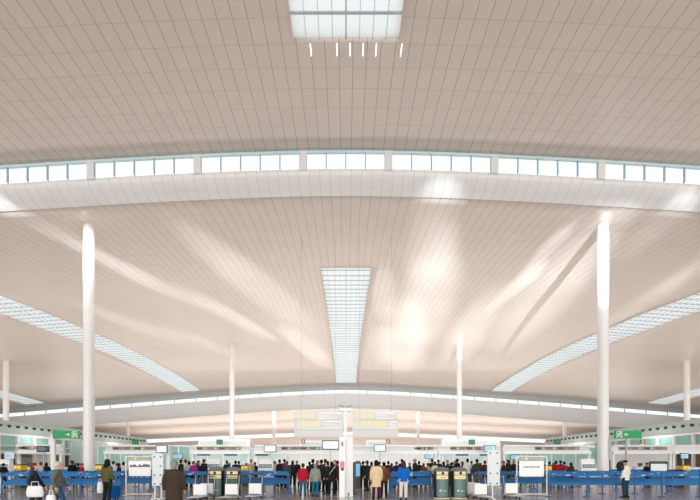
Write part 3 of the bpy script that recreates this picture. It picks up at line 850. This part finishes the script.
suitcase(672, 24.3, .55, 1.05, .4, '4A4A52', 'tall dark grey suitcase behind the barriers near the right edge')
suitcase(678.7, 24.4, .5, 1.12, .35, '3A3A40', 'darkest grey suitcase beside the right yellow unit')

# ------------------------------------------------------------------ people
def vx(mb_list, voxel, name, smooth_it=2):
    m = mb_list
    me = bpy.data.meshes.new(name); me.from_pydata(m.v, [], m.f)
    bm = bmesh.new(); bm.from_mesh(me); bmesh.ops.recalc_face_normals(bm, faces=bm.faces); bm.to_mesh(me); bm.free()
    o = bpy.data.objects.new('tmp', me); COL.objects.link(o)
    r = o.modifiers.new('r', 'REMESH'); r.mode = 'VOXEL'; r.voxel_size = voxel
    s = o.modifiers.new('s', 'SMOOTH'); s.factor = .5; s.iterations = smooth_it
    dg = bpy.context.evaluated_depsgraph_get(); dg.update()
    out = bpy.data.meshes.new_from_object(o.evaluated_get(dg)); out.name = name
    bpy.data.objects.remove(o); bpy.data.meshes.remove(me)
    out.polygons.foreach_set('use_smooth', [True]*len(out.polygons))
    out.materials.clear(); out.materials.append(M_WHITE)
    return out
V = Vector
def skel(pose):
    J = dict(pel=V((0,0,.93)), waist=V((0,0,1.06)), chest=V((0,.0,1.27)), uch=V((0,-.005,1.38)), nb=V((0,-.01,1.44)), nt=V((0,.005,1.52)), head=V((0,.02,1.61)))
    for s, k in ((-1, 'L'), (1, 'R')):
        J['sh'+k] = V((s*.175, 0, 1.385)); J['hip'+k] = V((s*.09, 0, .90))
        if pose == 'walk':
            f = s
            J['el'+k] = V((s*.225, -f*.10, 1.12)); J['wr'+k] = V((s*.22, -f*.13+.10, .90))
            J['kn'+k] = V((s*.095, .10*f+.05, .50)); J['an'+k] = V((s*.09, .22*f-.03 if f > 0 else -.30, .10 if f > 0 else .17))
        elif pose == 'reach':
            J['el'+k] = V((s*.23, .04, 1.13)); J['wr'+k] = V((s*.13, .26, 1.16))
            J['kn'+k] = V((s*.10, .02, .50)); J['an'+k] = V((s*.10, -.01, .09))
        elif pose == 'phone':
            if s > 0: J['el'+k] = V((s*.25, .06, 1.15)); J['wr'+k] = V((s*.15, .13, 1.38))
            else: J['el'+k] = V((s*.225, -.02, 1.12)); J['wr'+k] = V((s*.23, .05, .88))
            J['kn'+k] = V((s*.10, .02, .50)); J['an'+k] = V((s*.11, -.01, .09))
        else:
            J['el'+k] = V((s*.225, -.03, 1.12)); J['wr'+k] = V((s*.235, .04, .89))
            J['kn'+k] = V((s*.10, .015, .50)); J['an'+k] = V((s*(.10 if s > 0 else .12), -.015, .09))
    return J
CA = {}
def get(kind, pose, fn):
    k = (kind, pose)
    if k not in CA: CA[k] = fn(skel(pose))
    return CA[k]
def body_mesh(J):
    m = MB()
    m.tube([J['pel']+V((0,0,-.04)), J['pel'], J['waist'], J['chest'], J['uch'], J['nb']], [(.14,.09), (.155,.10), (.13,.095), (.155,.105), (.12,.08), (.055,.055)], n=20, caps='round')
    m.tube([J['uch'], J['nb'], J['nt'], J['head']+V((0,-.01,-.02))], [(.06,.06), (.055,.055), (.052,.055), (.05,.06)], n=14, caps='round')
    h = J['head']
    m.ball(h+V((0,-.005,.015)), .075, .092, .098, 18, 12)
    m.ball(h+V((0,.035,-.055)), .052, .055, .062, 14, 10)
    m.tube([h+V((0,.088,.02)), h+V((0,.106,-.02))], [.012, .017], n=8, caps='round')   # nose
    for s in (-1, 1): m.ball(h+V((s*.077,-.005,-.005)), .012, .02, .032, 8, 6)            # ears
    m.tube([h+V((-.022,.083,-.055)), h+V((.022,.083,-.055))], .009, n=6, caps='round')   # lips
    for s, k in ((-1, 'L'), (1, 'R')):
        m.tube([J['uch']+V((s*.04,0,.01)), J['sh'+k], J['sh'+k].lerp(J['el'+k],.3), J['el'+k], J['el'+k].lerp(J['wr'+k],.3), J['wr'+k]], [.05, .052, .047, .037, .038, .026], n=14, caps='round')
        m.tube([J['hip'+k], J['hip'+k].lerp(J['kn'+k],.3), J['kn'+k], J['kn'+k].lerp(J['an'+k],.3), J['an'+k]], [.09, .083, .054, .055, .036], n=14, caps='round')
        a = J['an'+k]; m.tube([a+V((0,-.05,-.05)), a+V((0,.05,-.055)), a+V((s*.01,.15,-.065))], [(.03,.035), (.038,.03), (.03,.018)], n=10, caps='round')
        # hand: palm, four fingers of unequal length, thumb
        w_ = J['wr'+k]; dr = (w_-J['el'+k]).normalized()
        fw = V((0,1,0)); fw = (fw-dr*fw.dot(dr)).normalized() if abs(dr.y) < .9 else V((0,0,1))
        side = dr.cross(fw)*s
        m.tube([w_, w_+dr*.04, w_+dr*.085], [.024, .028, .027], n=10, caps='round')
        for q, (o_, ln) in enumerate(((-.026, .058), (-.009, .070), (.009, .074), (.026, .066))):
            b_ = w_+dr*.085+fw*o_
            c1 = b_+dr*ln*.5-side*.006; c2 = b_+dr*ln*.92-side*.022
            m.tube([b_-dr*.02, b_, c1, c2], [.009, .009, .0085, .007], n=7, caps='round')
        m.tube([w_+dr*.025+fw*.02, w_+dr*.05+fw*.045-side*.01, w_+dr*.085+fw*.052-side*.02], [.011, .010, .008], n=7, caps='round')
    return vx(m, .0085, 'person_body', 1)
def hipz(): pass
def jacket_mesh(J, hem=.80, flare=1.0, puff=1.0, sleeve=True, hood=False, belt=False):
    m = MB(); p = puff
    T = [V((0,0,hem)), V((0,0,hem+.05))]
    R = [(.185*flare,.135*flare), (.18*flare,.132*flare)]
    if hem < .7: T += [V((0,0,.78))]; R += [(.18*max(1,flare*.97), .13)]
    T += [J['pel']+V((0,0,.0)), J['waist'], J['chest'], J['uch'], J['nb']+V((0,-.005,.0)), J['nb']+V((0,-.005,.035))]
    R += [(.18*p,.128*p), (.162*p,.122*p), (.185*p,.133*p), (.155*p,.105*p), (.08,.078), (.066,.066)]
    m.tube(T, R, n=22)
    for s, k in ((-1, 'L'), (1, 'R')):
        m.tube([J['uch']+V((s*.06,0,-.0)), J['sh'+k], J['sh'+k].lerp(J['el'+k],.35), J['el'+k], J['el'+k].lerp(J['wr'+k],.4), J['wr'+k]+(J['el'+k]-J['wr'+k])*.04], [(.07*p), (.072*p), .064*p, .053*p, .052*p, .040*p], n=14, caps='round')
    if hood: m.tube([J['nb']+V((-.08,-.07,.0)), J['nb']+V((0,-.10,-.03)), J['nb']+V((.08,-.07,.0))], [.04, .06, .04], n=10, caps='round')
    return vx(m, .014, 'jacket', 3)
def trouser_mesh(J):
    m = MB()
    m.tube([J['pel']+V((0,0,-.09)), J['pel'], J['waist']+V((0,0,-.03))], [(.13,.10), (.165,.115), (.15,.108)], n=18, caps='round')
    for s, k in ((-1, 'L'), (1, 'R')):
        h, kn, a = J['hip'+k], J['kn'+k], J['an'+k]
        m.tube([h+V((0,0,.02)), h.lerp(kn,.35), kn, kn.lerp(a,.4), a+V((0,0,.0)), a+V((0,0,-.03))], [.098, .092, .068, .066, .056, .056], n=14)
    return vx(m, .013, 'trousers', 2)
def shoe_mesh(k):
    def f(J):
        s = -1 if k == 'L' else 1
        a = J['an'+k]; m = MB()
        m.tube([a+V((0,-.075,-.055)), a+V((0,0,-.05)), a+V((s*.005,.09,-.06)), a+V((s*.01,.17,-.068))], [(.038,.033), (.045,.038), (.046,.028), (.035,.02)], n=12, caps='round')
        m.tube([a+V((0,-.02,-.05)), a+V((0,-.015,.03))], [.045, .045], n=12)
        return vx(m, .011, 'shoe', 1)
    return f
def hair_mesh(kind):
    def f(J):
        h = J['head']; m = MB()
        if kind == 'cap':
            m.ball(h+V((0,-.008,.045)), .088, .104, .075, 18, 10); m.tube([h+V((0,.06,.04)), h+V((0,.15,.03))], [(.07,.012), (.055,.008)], n=12, caps='round')
            return vx(m, .010, 'cap', 1)
        m.ball(h+V((0,-.022,.035)), .087, .097, .092, 18, 12)
        m.ball(h+V((0,-.048,-.035)), .076, .062, .085, 14, 10)
        if kind == 'long':
            m.tube([h+V((0,-.045,.03)), h+V((0,-.065,-.10)), h+V((0,-.085,-.22)), h+V((0,-.09,-.30))], [(.085,.06), (.092,.06), (.095,.05), (.06,.03)], n=16, caps='round')
            for s in (-1, 1): m.tube([h+V((s*.07,-.0,.02)), h+V((s*.085,.0,-.10)), h+V((s*.09,-.02,-.2))], [.03, .035, .025], n=10, caps='round')
        if kind == 'bob':
            m.tube([h+V((0,-.035,.02)), h+V((0,-.05,-.06)), h+V((0,-.05,-.12))], [(.09,.07), (.10,.07), (.085,.055)], n=16, caps='round')
        if kind == 'bun': m.ball(h+V((0,-.10,.07)), .04, .04, .04, 12, 8)
        # clear the face
        return vx(m, .010, 'hair', 1)
    return f
SKINS = [mat('skin_a', hexc('D9A98C'), .55, spec=.3), mat('skin_b', hexc('C08D6C'), .55, spec=.3), mat('skin_c', hexc('E0B79C'), .55, spec=.3)]
HAIRC = {'k': '1A1614', 'b': '4A2E20', 'g': '8F8C88', 'w': 'C9C6C0', 'l': '9A7448', 'r': '6A3A24'}
M_EYE = mat('eye_dark', (.03, .025, .02), .3)
def attach(mesh, name, m_, parent, label=None):
    o = bpy.data.objects.new(name, mesh); COL.objects.link(o); o.parent = parent
    o.material_slots[0].link = 'OBJECT'; o.material_slots[0].material = m_
    if label: o['label'] = label
    return o
PC = [0]
def person(px, top, d, facing, pose, hair, hc, topk, tc_, trc, label, shoes='1C1C1E', extra=()):
    PC[0] += 1
    zt = Z(top, d); s = max(.86, min(1.12, zt/1.73))
    for q in (23.3, 25.4, 28.9):
        if d > 22 and abs(d-q) < .42: d = q+.43 if d >= q-.1 else q-.43
    x = X(px, d)
    jit = (PC[0]*37 % 11-5)*6+(65 if PC[0] % 7 == 3 else (-70 if PC[0] % 9 == 4 else 0))
    t = attach(get('body', pose, body_mesh), 'person', SKINS[PC[0] % 3], None)
    tag(t, label, 'person')
    wf = 1.16 if PC[0] == 1 else (1.1 if d < 16 else 1.04)
    t.location = (x, d, 0); t.scale = (s*wf, s*wf, s); t.rotation_euler = (0, 0, math.radians(facing+(jit if d > 19 else 0)))
    if d > 18: t['group'] = 'travellers waiting to check in'
    JK = {'jacket': dict(hem=.80), 'puffy': dict(hem=.78, puff=1.12, hood=True), 'hood': dict(hem=.79, puff=1.05, hood=True), 'coat': dict(hem=.56, flare=1.12, puff=1.05), 'sweater': dict(hem=.86, puff=.96),
          'midcoat': dict(hem=.66, flare=1.04)}
    attach(get(topk, pose, lambda J: jacket_mesh(J, **JK[topk])), 'coat' if 'coat' in topk else ('sweater' if topk == 'sweater' else 'jacket'), cloth(tc_), t)
    attach(get('trousers', pose, trouser_mesh), 'trousers', cloth(trc), t)
    for k in 'LR': attach(get('shoe'+k, pose, shoe_mesh(k)), 'shoe', cloth(shoes), t)
    hn = 'cap' if hair == 'cap' else 'hair'
    attach(get(hair, pose, hair_mesh(hair)), hn, cloth(HAIRC.get(hc, hc)), t)
    h = skel(pose)['head']
    for q in (-1, 1):
        m = MB(); m.ball(h+V((q*.03, .083, .012)), .011, .008, .008, 8, 6)
        if 'eye%d' % q not in CA: CA['eye%d' % q] = m
        e_ = m.build('eye', M_EYE, t) if ('eyem', q) not in CA else attach(CA[('eyem', q)], 'eye', M_EYE, t)
        if ('eyem', q) not in CA: CA[('eyem', q)] = e_.data
    # drop to the ground
    lo = min(skel(pose)['anL'].z, skel(pose)['anR'].z)-.09
    t.location.z = -lo*s+.0
    return t
A = -90   # facing right
p = person(174, 460, 10.5, 12, 'stand', 'short', 'g', 'coat', '40362C', '3A3430', 'grey-haired man in a long dark brown coat seen from behind, nearest in the hall')
person(34, 462.5, 12.0, -62, 'walk', 'bob', 'r', 'jacket', '2E3440', '3A3234', 'brown-haired woman in dark navy walking right with white bags at far left')
person(57.5, 461, 11.9, -60, 'walk', 'short', 'w', 'midcoat', '63645C', '2A5570', 'white-haired man in a grey-green coat walking right behind the woman in navy')
person(107.3, 459, 15.9, -15, 'stand', 'long', 'k', 'jacket', '5E5A36', '1E2A22', 'woman with long black hair in an olive jacket beside a blue suitcase')
person(303, 464, 18.0, 5, 'stand', 'bun', 'b', 'jacket', 'B01C34', '1E5C78', 'woman in a red jacket and teal jeans standing left of the centre pillar')
person(315.3, 463.5, 18.1, -8, 'stand', 'short', 'g', 'hood', '8C968A', '1E6888', 'person in a grey-green hooded jacket with teal jeans beside the red jacket')
person(376.3, 460, 16.6, 3, 'stand', 'bob', 'k', 'coat', 'E2CBA4', '54182E', 'woman in a beige knee-length coat and maroon tights right of the centre pillar')
person(384, 462, 17.8, 8, 'stand', 'short', 'k', 'jacket', '7A4634', '1C1C20', 'person in a brown jacket and black trousers beside the beige coat')
person(403.5, 460.5, 16.5, 2, 'stand', 'long', 'b', 'jacket', '1268C4', 'E6E2DA', 'woman in a bright blue jacket and white trousers left of the right bins')
person(625.5, 460, 17.6, 25, 'stand', 'cap', '1E1A1A', 'jacket', 'E6E4DA', '1E4248', 'man in a white jacket, dark cap and green trousers right of the tall right column')
# crowd left of the pillar (standing in the open)
K = '1B1B20'
for r in (
 (313, 459, 21.5, 0, 'stand', 'short', 'k', 'jacket', '22222A', K, 'man in black behind the grey-green hooded jacket'),
 (321.5, 459.5, 21.0, -20, 'stand', 'short', 'k', 'jacket', '2C2C30', K, 'man in charcoal just right of the hooded jacket'),
 (325.3, 459, 22.0, 30, 'reach', 'short', 'b', 'jacket', '38383C', K, 'man in dark grey turned half left in the centre crowd'),
 (327.5, 461, 19.8, 90, 'phone', 'short', 'k', 'jacket', '303036', '202226', 'person in dark grey seen in profile left of the white-strapped traveller'),
 (331.8, 461.5, 19.2, 10, 'stand', 'bob', 'k', 'midcoat', '26282C', '26282C', 'person in black with a pale shoulder strap, left of the burgundy jacket'),
 (337.5, 460.5, 20.0, -10, 'stand', 'short', 'b', 'jacket', '5E1828', '201E24', 'man in a burgundy jacket beside the centre pillar'),
 # behind belts, left of the red jacket
 (279.5, 459.5, 26.3, 0, 'stand', 'short', 'k', 'jacket', '1E1E22', K, 'leftmost traveller in black of the queue between left kiosk and red jacket'),
 (284.5, 459, 27.0, 0, 'stand', 'short', 'k', 'puffy', '8A2438', K, 'traveller in a dark red padded jacket in the queue left of the red jacket'),
 (287, 461, 24.3, 0, 'stand', 'short', 'b', 'jacket', '3E4C58', K, 'traveller in slate blue in the queue left of the red jacket'),
 (292.5, 460.5, 26.5, 15, 'stand', 'bob', 'k', 'jacket', '1F2228', K, 'dark-haired traveller in black with bobbed hair left of the red jacket'),
 (297, 460.5, 27.3, -15, 'stand', 'short', 'l', 'jacket', '20201E', K, 'fair-haired traveller in black just left of the red jacket'),
 (274.8, 461, 28.0, 40, 'stand', 'short', 'r', 'jacket', 'C8B8A8', K, 'traveller in pale beige right beside the left kiosk under the monitor'),
 # right of pillar, open
 (363, 461, 23.5, 0, 'stand', 'short', 'k', 'jacket', '24282C', K, 'leftmost dark figure right of the pillar, behind the beige coat'),
 (367, 460.5, 21.8, -10, 'stand', 'short', 'k', 'midcoat', '2A3032', '222', 'dark figure in a long jacket left of the beige coat'),
 (371.5, 461.5, 25.5, 20, 'stand', 'bob', 'b', 'jacket', '32363C', K, 'brown-haired figure in charcoal half hidden behind the beige coat'),
 (388.3, 461, 25.5, 15, 'stand', 'short', 'k', 'jacket', '20222A', K, 'traveller in black just right of the brown jacket'),
 (391.5, 463, 23.8, -25, 'stand', 'bob', 'b', 'jacket', '2C2F3C', '2A5A9A', 'shorter traveller in navy between brown jacket and blue jacket'),
 (396.5, 461.5, 25.0, 10, 'stand', 'short', 'b', 'puffy', '1F2026', K, 'traveller in a black padded jacket left of the blue jacket'),
 (402, 459, 26.0, 0, 'stand', 'short', 'k', 'jacket', '1C1C20', K, 'tall dark traveller directly behind the blue jacket'),
 (409.5, 462.5, 26.5, 25, 'stand', 'bob', 'l', 'jacket', '3C3C40', K, 'fair-haired traveller in grey right of the blue jacket'),
 (415, 458.5, 25.0, 0, 'stand', 'short', 'g', 'jacket', '2A2624', K, 'grey-haired tall man in dark brown behind the barriers left of the right bins'),
 (419, 461, 26.3, -10, 'stand', 'short', 'k', 'jacket', '222226', K, 'traveller in black right of the grey-haired tall man'),
 (423.5, 463, 25.5, 30, 'stand', 'bob', 'r', 'jacket', '6A4A34', K, 'shorter traveller in brown left of the right bins'),
 (427.8, 463, 27.2, -30, 'stand', 'short', 'b', 'jacket', 'B8A488', K, 'traveller in a tan jacket left of the right bins'),
 (432, 458.8, 27.5, 0, 'stand', 'short', 'k', 'jacket', '1E1E24', K, 'tall man in black beneath the small blue monitor'),
 (438.5, 459.5, 26.5, 10, 'stand', 'short', 'b', 'jacket', '25232A', K, 'man in black above the left bin of the right pair'),
 (443.5, 461.5, 26.0, 10, 'stand', 'bob', 'k', 'puffy', '2E2A30', K, 'person in a dark padded jacket between the two right bins, bobbed hair'),
 (447.5, 460, 27.4, -20, 'stand', 'short', 'l', 'jacket', '3A3E48', K, 'fair-haired man in slate between the two right bins'),
 (452, 462, 25.5, 0, 'stand', 'short', 'k', 'jacket', '1C1D22', K, 'short-haired person in black above the right pair of bins'),
 (457.3, 458.8, 27.0, 0, 'stand', 'short', 'k', 'jacket', '17171B', K, 'tall man in black above the right bin of the right pair'),
 (462.3, 461.5, 27.5, 20, 'stand', 'bob', 'b', 'jacket', '4A3A34', K, 'brown-clad person left of the one in a white shirt'),
 (467.5, 458.5, 24.8, 20, 'reach', 'short', 'k', 'jacket', 'D9DAD6', '4A5058', 'person in a white shirt behind the nested trolleys'),
 (477, 459, 24.5, -5, 'stand', 'short', 'k', 'jacket', '3A3A30', K, 'man in dark olive behind the nested trolleys'),
 (485, 460.5, 25.0, 5, 'stand', 'short', 'b', 'jacket', '5C2228', K, 'person in dark red left of the right dotted board'),
 (503.5, 460.8, 26.5, 0, 'stand', 'short', 'b', 'jacket', '3A2C24', K, 'person in dark brown just right of the right dotted board'),
 (508.5, 459.5, 25.0, 15, 'stand', 'bob', 'b', 'jacket', '2A211E', K, 'dark-clad woman with bobbed hair above the single trolley'),
 (514, 459.8, 25.8, -60, 'stand', 'bob', 'l', 'jacket', '26242A', K, 'fair-haired woman in black left of the right poster frame'),
 (549.5, 461.5, 26.5, 0, 'stand', 'short', 'k', 'jacket', '5E1A24', K, 'leftmost traveller in dark red right of the right poster frame'),
 (556, 460.8, 26.0, 20, 'stand', 'short', 'k', 'puffy', 'A81C30', K, 'traveller in a bright red padded jacket right of the right poster frame'),
 (564.3, 461.5, 26.0, -15, 'stand', 'short', 'k', 'jacket', 'A0283A', K, 'second traveller in red, left of the hunched brown jacket'),
 (571, 462.5, 24.5, 10, 'reach', 'bob', 'k', 'puffy', '3C3228', K, 'person in a bulky dark brown jacket left of the right kiosk'),
 (646.5, 462.5, 25.0, 0, 'stand', 'short', 'k', 'jacket', '18181C', K, 'person in black left of the black framed advert'),
 (434.8, 461.5, 24.5, 40, 'reach', 'bob', 'b', 'jacket', 'C9C4BC', K, 'person in pale grey reaching out, above the left of the two right bins'),
 (454.8, 460.5, 28.0, -30, 'stand', 'short', 'l', 'jacket', 'B5B0AA', K, 'fair-haired person in light grey behind the right bins'),
 (471.5, 461.0, 27.0, 30, 'stand', 'short', 'b', 'jacket', '4A4E58', K, 'person in slate just right of the white shirt'),
 (519.0, 461.0, 27.0, -30, 'stand', 'short', 'k', 'jacket', '2A2A2E', K, 'person in black half hidden by the left post of the right frame'),
 (560.5, 460.5, 28.0, 0, 'stand', 'short', 'k', 'jacket', '2E3238', K, 'dark figure between the two travellers in red at right'),
 (317.5, 460.0, 23.5, 30, 'stand', 'bob', 'l', 'jacket', '4A3E3A', K, 'brown-clad fair-haired traveller behind the hooded jacket'),
 (334.8, 460.0, 23.0, 80, 'stand', 'short', 'b', 'jacket', '2A2A30', K, 'dark figure in profile behind the burgundy jacket'),
 (309.5, 461.5, 24.5, 0, 'stand', 'short', 'k', 'jacket', '26262C', K, 'dark figure between the red jacket and the hooded jacket'),
 (379.5, 461.5, 25.8, 0, 'stand', 'short', 'k', 'jacket', '2C3038', K, 'dark figure between the beige coat and the brown jacket'),
 (360, 462.5, 26.0, 20, 'stand', 'short', 'b', 'jacket', '2A4A6A', K, 'person in blue-grey beside the lit blue totem'),
 # left side
 (3.5, 463.5, 24.0, -30, 'reach', 'short', 'k', 'puffy', '15151A', K, 'person in a bulky black jacket at the left edge'),
 (41, 462, 25.0, -20, 'stand', 'short', 'b', 'jacket', 'B8BCC0', K, 'person in pale grey behind the blurred pair, far left'),
 (46.5, 462.5, 26.0, 10, 'stand', 'bob', 'k', 'jacket', '22242A', K, 'dark-haired person in black between the walking pair'),
 (72, 460.5, 25.0, 25, 'stand', 'short', 'k', 'jacket', '16161C', K, 'person in black left of the traveller in red, near the tall left column'),
 (82, 463.8, 25.0, 0, 'stand', 'short', 'b', 'jacket', 'BC2034', K, 'traveller in red immediately left of the tall left column'),
 (78.5, 464.5, 26.5, 0, 'stand', 'short', 'k', 'jacket', '3A2228', K, 'shorter person in dark maroon between black and red jackets'),
 (113.5, 461, 27.0, 0, 'stand', 'short', 'k', 'jacket', 'C9CDD2', K, 'person in pale grey right of the olive jacket'),
 (119, 464.5, 24.5, -40, 'stand', 'bob', 'k', 'jacket', '2A2326', K, 'shorter dark-clad person left of the left poster frame'),
 (123.5, 462, 26.0, 0, 'stand', 'short', 'k', 'jacket', 'CFD3D6', K, 'person in white directly behind the left post of the left poster frame'),
 (181, 459.5, 24.5, -20, 'stand', 'short', 'k', 'jacket', '24242A', K, 'dark-haired person close behind the long brown coat'),
 (185.5, 459.5, 26.5, 0, 'stand', 'short', 'b', 'jacket', 'D5D3CF', K, 'person in white right of the long brown coat'),
 (189, 461, 25.8, 10, 'stand', 'bob', 'k', 'jacket', 'B9BCC0', K, 'person in pale grey with bobbed hair right of the white jacket'),
 (193.5, 461, 24.6, 0, 'stand', 'short', 'b', 'jacket', 'A02C78', K, 'person in magenta left of the left bins'),
 (198.5, 460.5, 26.4, -10, 'stand', 'short', 'k', 'jacket', '3A2C66', K, 'person in purple left of the left bins'),
 (204, 459, 24.7, 5, 'stand', 'short', 'b', 'puffy', '1E1E26', K, 'person in a black padded jacket just left of the left kiosk'),
 (227, 460.5, 26.5, 0, 'stand', 'short', 'k', 'puffy', '23303A', K, 'person in dark slate between the two left bins'),
 (235.5, 460.5, 26.5, 0, 'stand', 'short', 'k', 'jacket', '16181C', K, 'person in black above the right bin of the left pair'),
 (238.8, 461, 27.3, 0, 'stand', 'short', 'k', 'jacket', '33363E', K, 'person in charcoal left of the yellow unit beside the left bins'),
 (251, 459, 25.5, 60, 'stand', 'short', 'l', 'coat', 'BBA688', 'A09078', 'person in a tan coat right of the left bins'),
 (255, 462, 27.0, 0, 'stand', 'short', 'b', 'jacket', '3A2A2A', K, 'dark-clad person between the tan coat and the left kiosk'),
):
    if r[9] == '222': r = r[:9]+('222222',)+r[10:]
    person(*r)
# carried things
def bag(name, px, py0, py1, wpx, d, col, label, cat='bag', dy=0, parent=None):
    hw = wpx*d/F/2; z0, z1 = Z(py1, d), Z(py0, d)
    t = thing(name, label, cat, (X(px, d), d+dy, z0), 0)
    h = z1-z0
    m = MB(); R = []
    for k, (q, a) in enumerate(((0, .75), (.06, .92), (.4, 1.0), (.8, .9), (1, .72))):
        R.append([(hw*a*math.cos(i*2*PI/18)*(1 if abs(math.cos(i*2*PI/18)) < .9 else .97), .10*a*math.sin(i*2*PI/18), h*q) for i in range(18)])
    m.rings(R).build('bag_body', cloth(col), t, smooth=True)
    m = MB(); m.tube([(-hw*.45, 0, h*.97), (-hw*.35, 0, h+.12), (hw*.35, 0, h+.12), (hw*.45, 0, h*.97)], .01, n=6)
    m.build('handle', cloth(col), t, smooth=True)
    return t
bag('shopping_bag', 35, 486, 497, 18, 11.5, 'E6E8E8', 'large white bag carried low by the woman in navy, far left')
bag('shopping_bag', 51, 495, 503, 9, 11.1, 'F0F0EE', 'white bag near the floor in front of the grey-green coat, far left')
bag('shopping_bag', 100.2, 482, 493, 6, 15.8, 'E4E8E8', 'white plastic bag held by the woman in the olive jacket')
bag('handbag', 371.5, 476, 484, 4, 16.8, '26262A', 'dark handbag on the left arm of the beige coat')
d = 17.4
t = thing('backpack', 'round black backpack on the left shoulder of the man in the white jacket', 'bag', (X(619.3, d), d-.05, Z(471, d)), .3)
MB().ball((0, 0, .2), .17, .12, .22, 16, 10).build('bag_body', cloth('26282E'), t, smooth=True)
MB().ball((0, -.10, .14), .10, .05, .11, 12, 8).build('front_pocket', cloth('34363C'), t, smooth=True)
m = MB(); m.tube([(.03, .02, .38), (.10, .02, .46), (.18, .03, .42)], .015, n=6); m.build('strap', cloth('26282E'), t, smooth=True)
d = 18.9
t = thing('shoulder_bag', 'black bag on a pale diagonal strap, left of the burgundy jacket', 'bag', (X(332.5, d), 18.98, 0), 0)
MB().tube([(.14, -.0, 1.36), (.0, -.03, 1.18), (-.15, -.0, .98)], [(.015, .025)]*3, n=8).build('strap', cloth('D8DCDC'), t)
MB().box(-.24, -.04, -.03, .05, .72, .98).build('bag_body', cloth('2E3034'), t, bevel=.02)

# ------------------------------------------------------------------ queue barriers
def make_post(span, label, belts=True):
    t = thing('queue_barrier', label, 'barrier', (0, 0, 0), 0)
    MB().lathe([(.17, 0), (.17, .012), (.15, .03), (.04, .045)], n=20).build('base', M_BASE, t, smooth=True)
    MB().lathe([(.032, .04), (.032, .93)], n=12).build('pole', M_BLUEPOST, t, smooth=True)
    MB().lathe([(.042, .90), (.042, 1.02), (.03, 1.035)], n=12).build('head', M_BLUEPOST, t, smooth=True)
    for z, hh in (((.96, .05), (.56, .05)) if belts else ()):
        b = MB().box(.035, span-.035, -.004, .004, z-hh, z+hh).build('belt', M_BLUE, t)
        if z > .8: MB().box(span*.5-.08, span*.5+.08, -.008, -.004, z-.012, z+.015).build('belt_print', M_SIGNW, b)
    MB().box(.035, span-.035, .0, .012, .66, .84).build('banner', mat('banner_blue', hexc('0B4F92'), .6), t) if False else None
    return t
def row(px0, px1, d, section, off=0.0):
    x0 = X(px0, d)+off; x1 = X(px1, d); n = max(1, round((x1-x0)/1.55)); sp_ = (x1-x0)/n
    lab = 'blue belt barrier post, '+section
    p0 = make_post(sp_, lab); p0.location = (x0, d, 0); p0['group'] = section
    for k in range(1, n): dup(p0, (x0+k*sp_, d, 0), 0, lab, section)
    e_ = make_post(sp_, 'blue barrier post without belts ending the right side of the '+section.split(' queue')[0]+' row', False); e_.location = (x1, d, 0); e_['label'] = 'end post, '+section; 
ROWS = (17.9, 19.6, 21.4, 23.3, 25.4, 28.9, 31.3)
ORD = ('front', 'second', 'third', 'fourth', 'fifth', 'sixth', 'rearmost')
for k, dd in enumerate(ROWS):
    sec = ORD[k]
    if k > 0: row(-4, 207, dd, '%s queue row left of the left bins' % sec, off=.3*k)
    else: row(-4, 120, dd, 'front queue row left of the left poster frame', off=.25)
    if k > 0: row(210, 290-k, dd-.15, '%s queue row between left bins and red jacket' % sec, off=.1*k)
    else: row(262, 274, dd-.15, 'front queue row between left bins and red jacket')
    row(388+k, 431, dd, '%s queue row just left of the right bins' % sec, off=.1)
    if k > 0: row(468, 700, dd, '%s queue row right of the right bins' % sec, off=.2*k)
    else: row(549, 700, dd, 'front queue row right of the right poster frame')
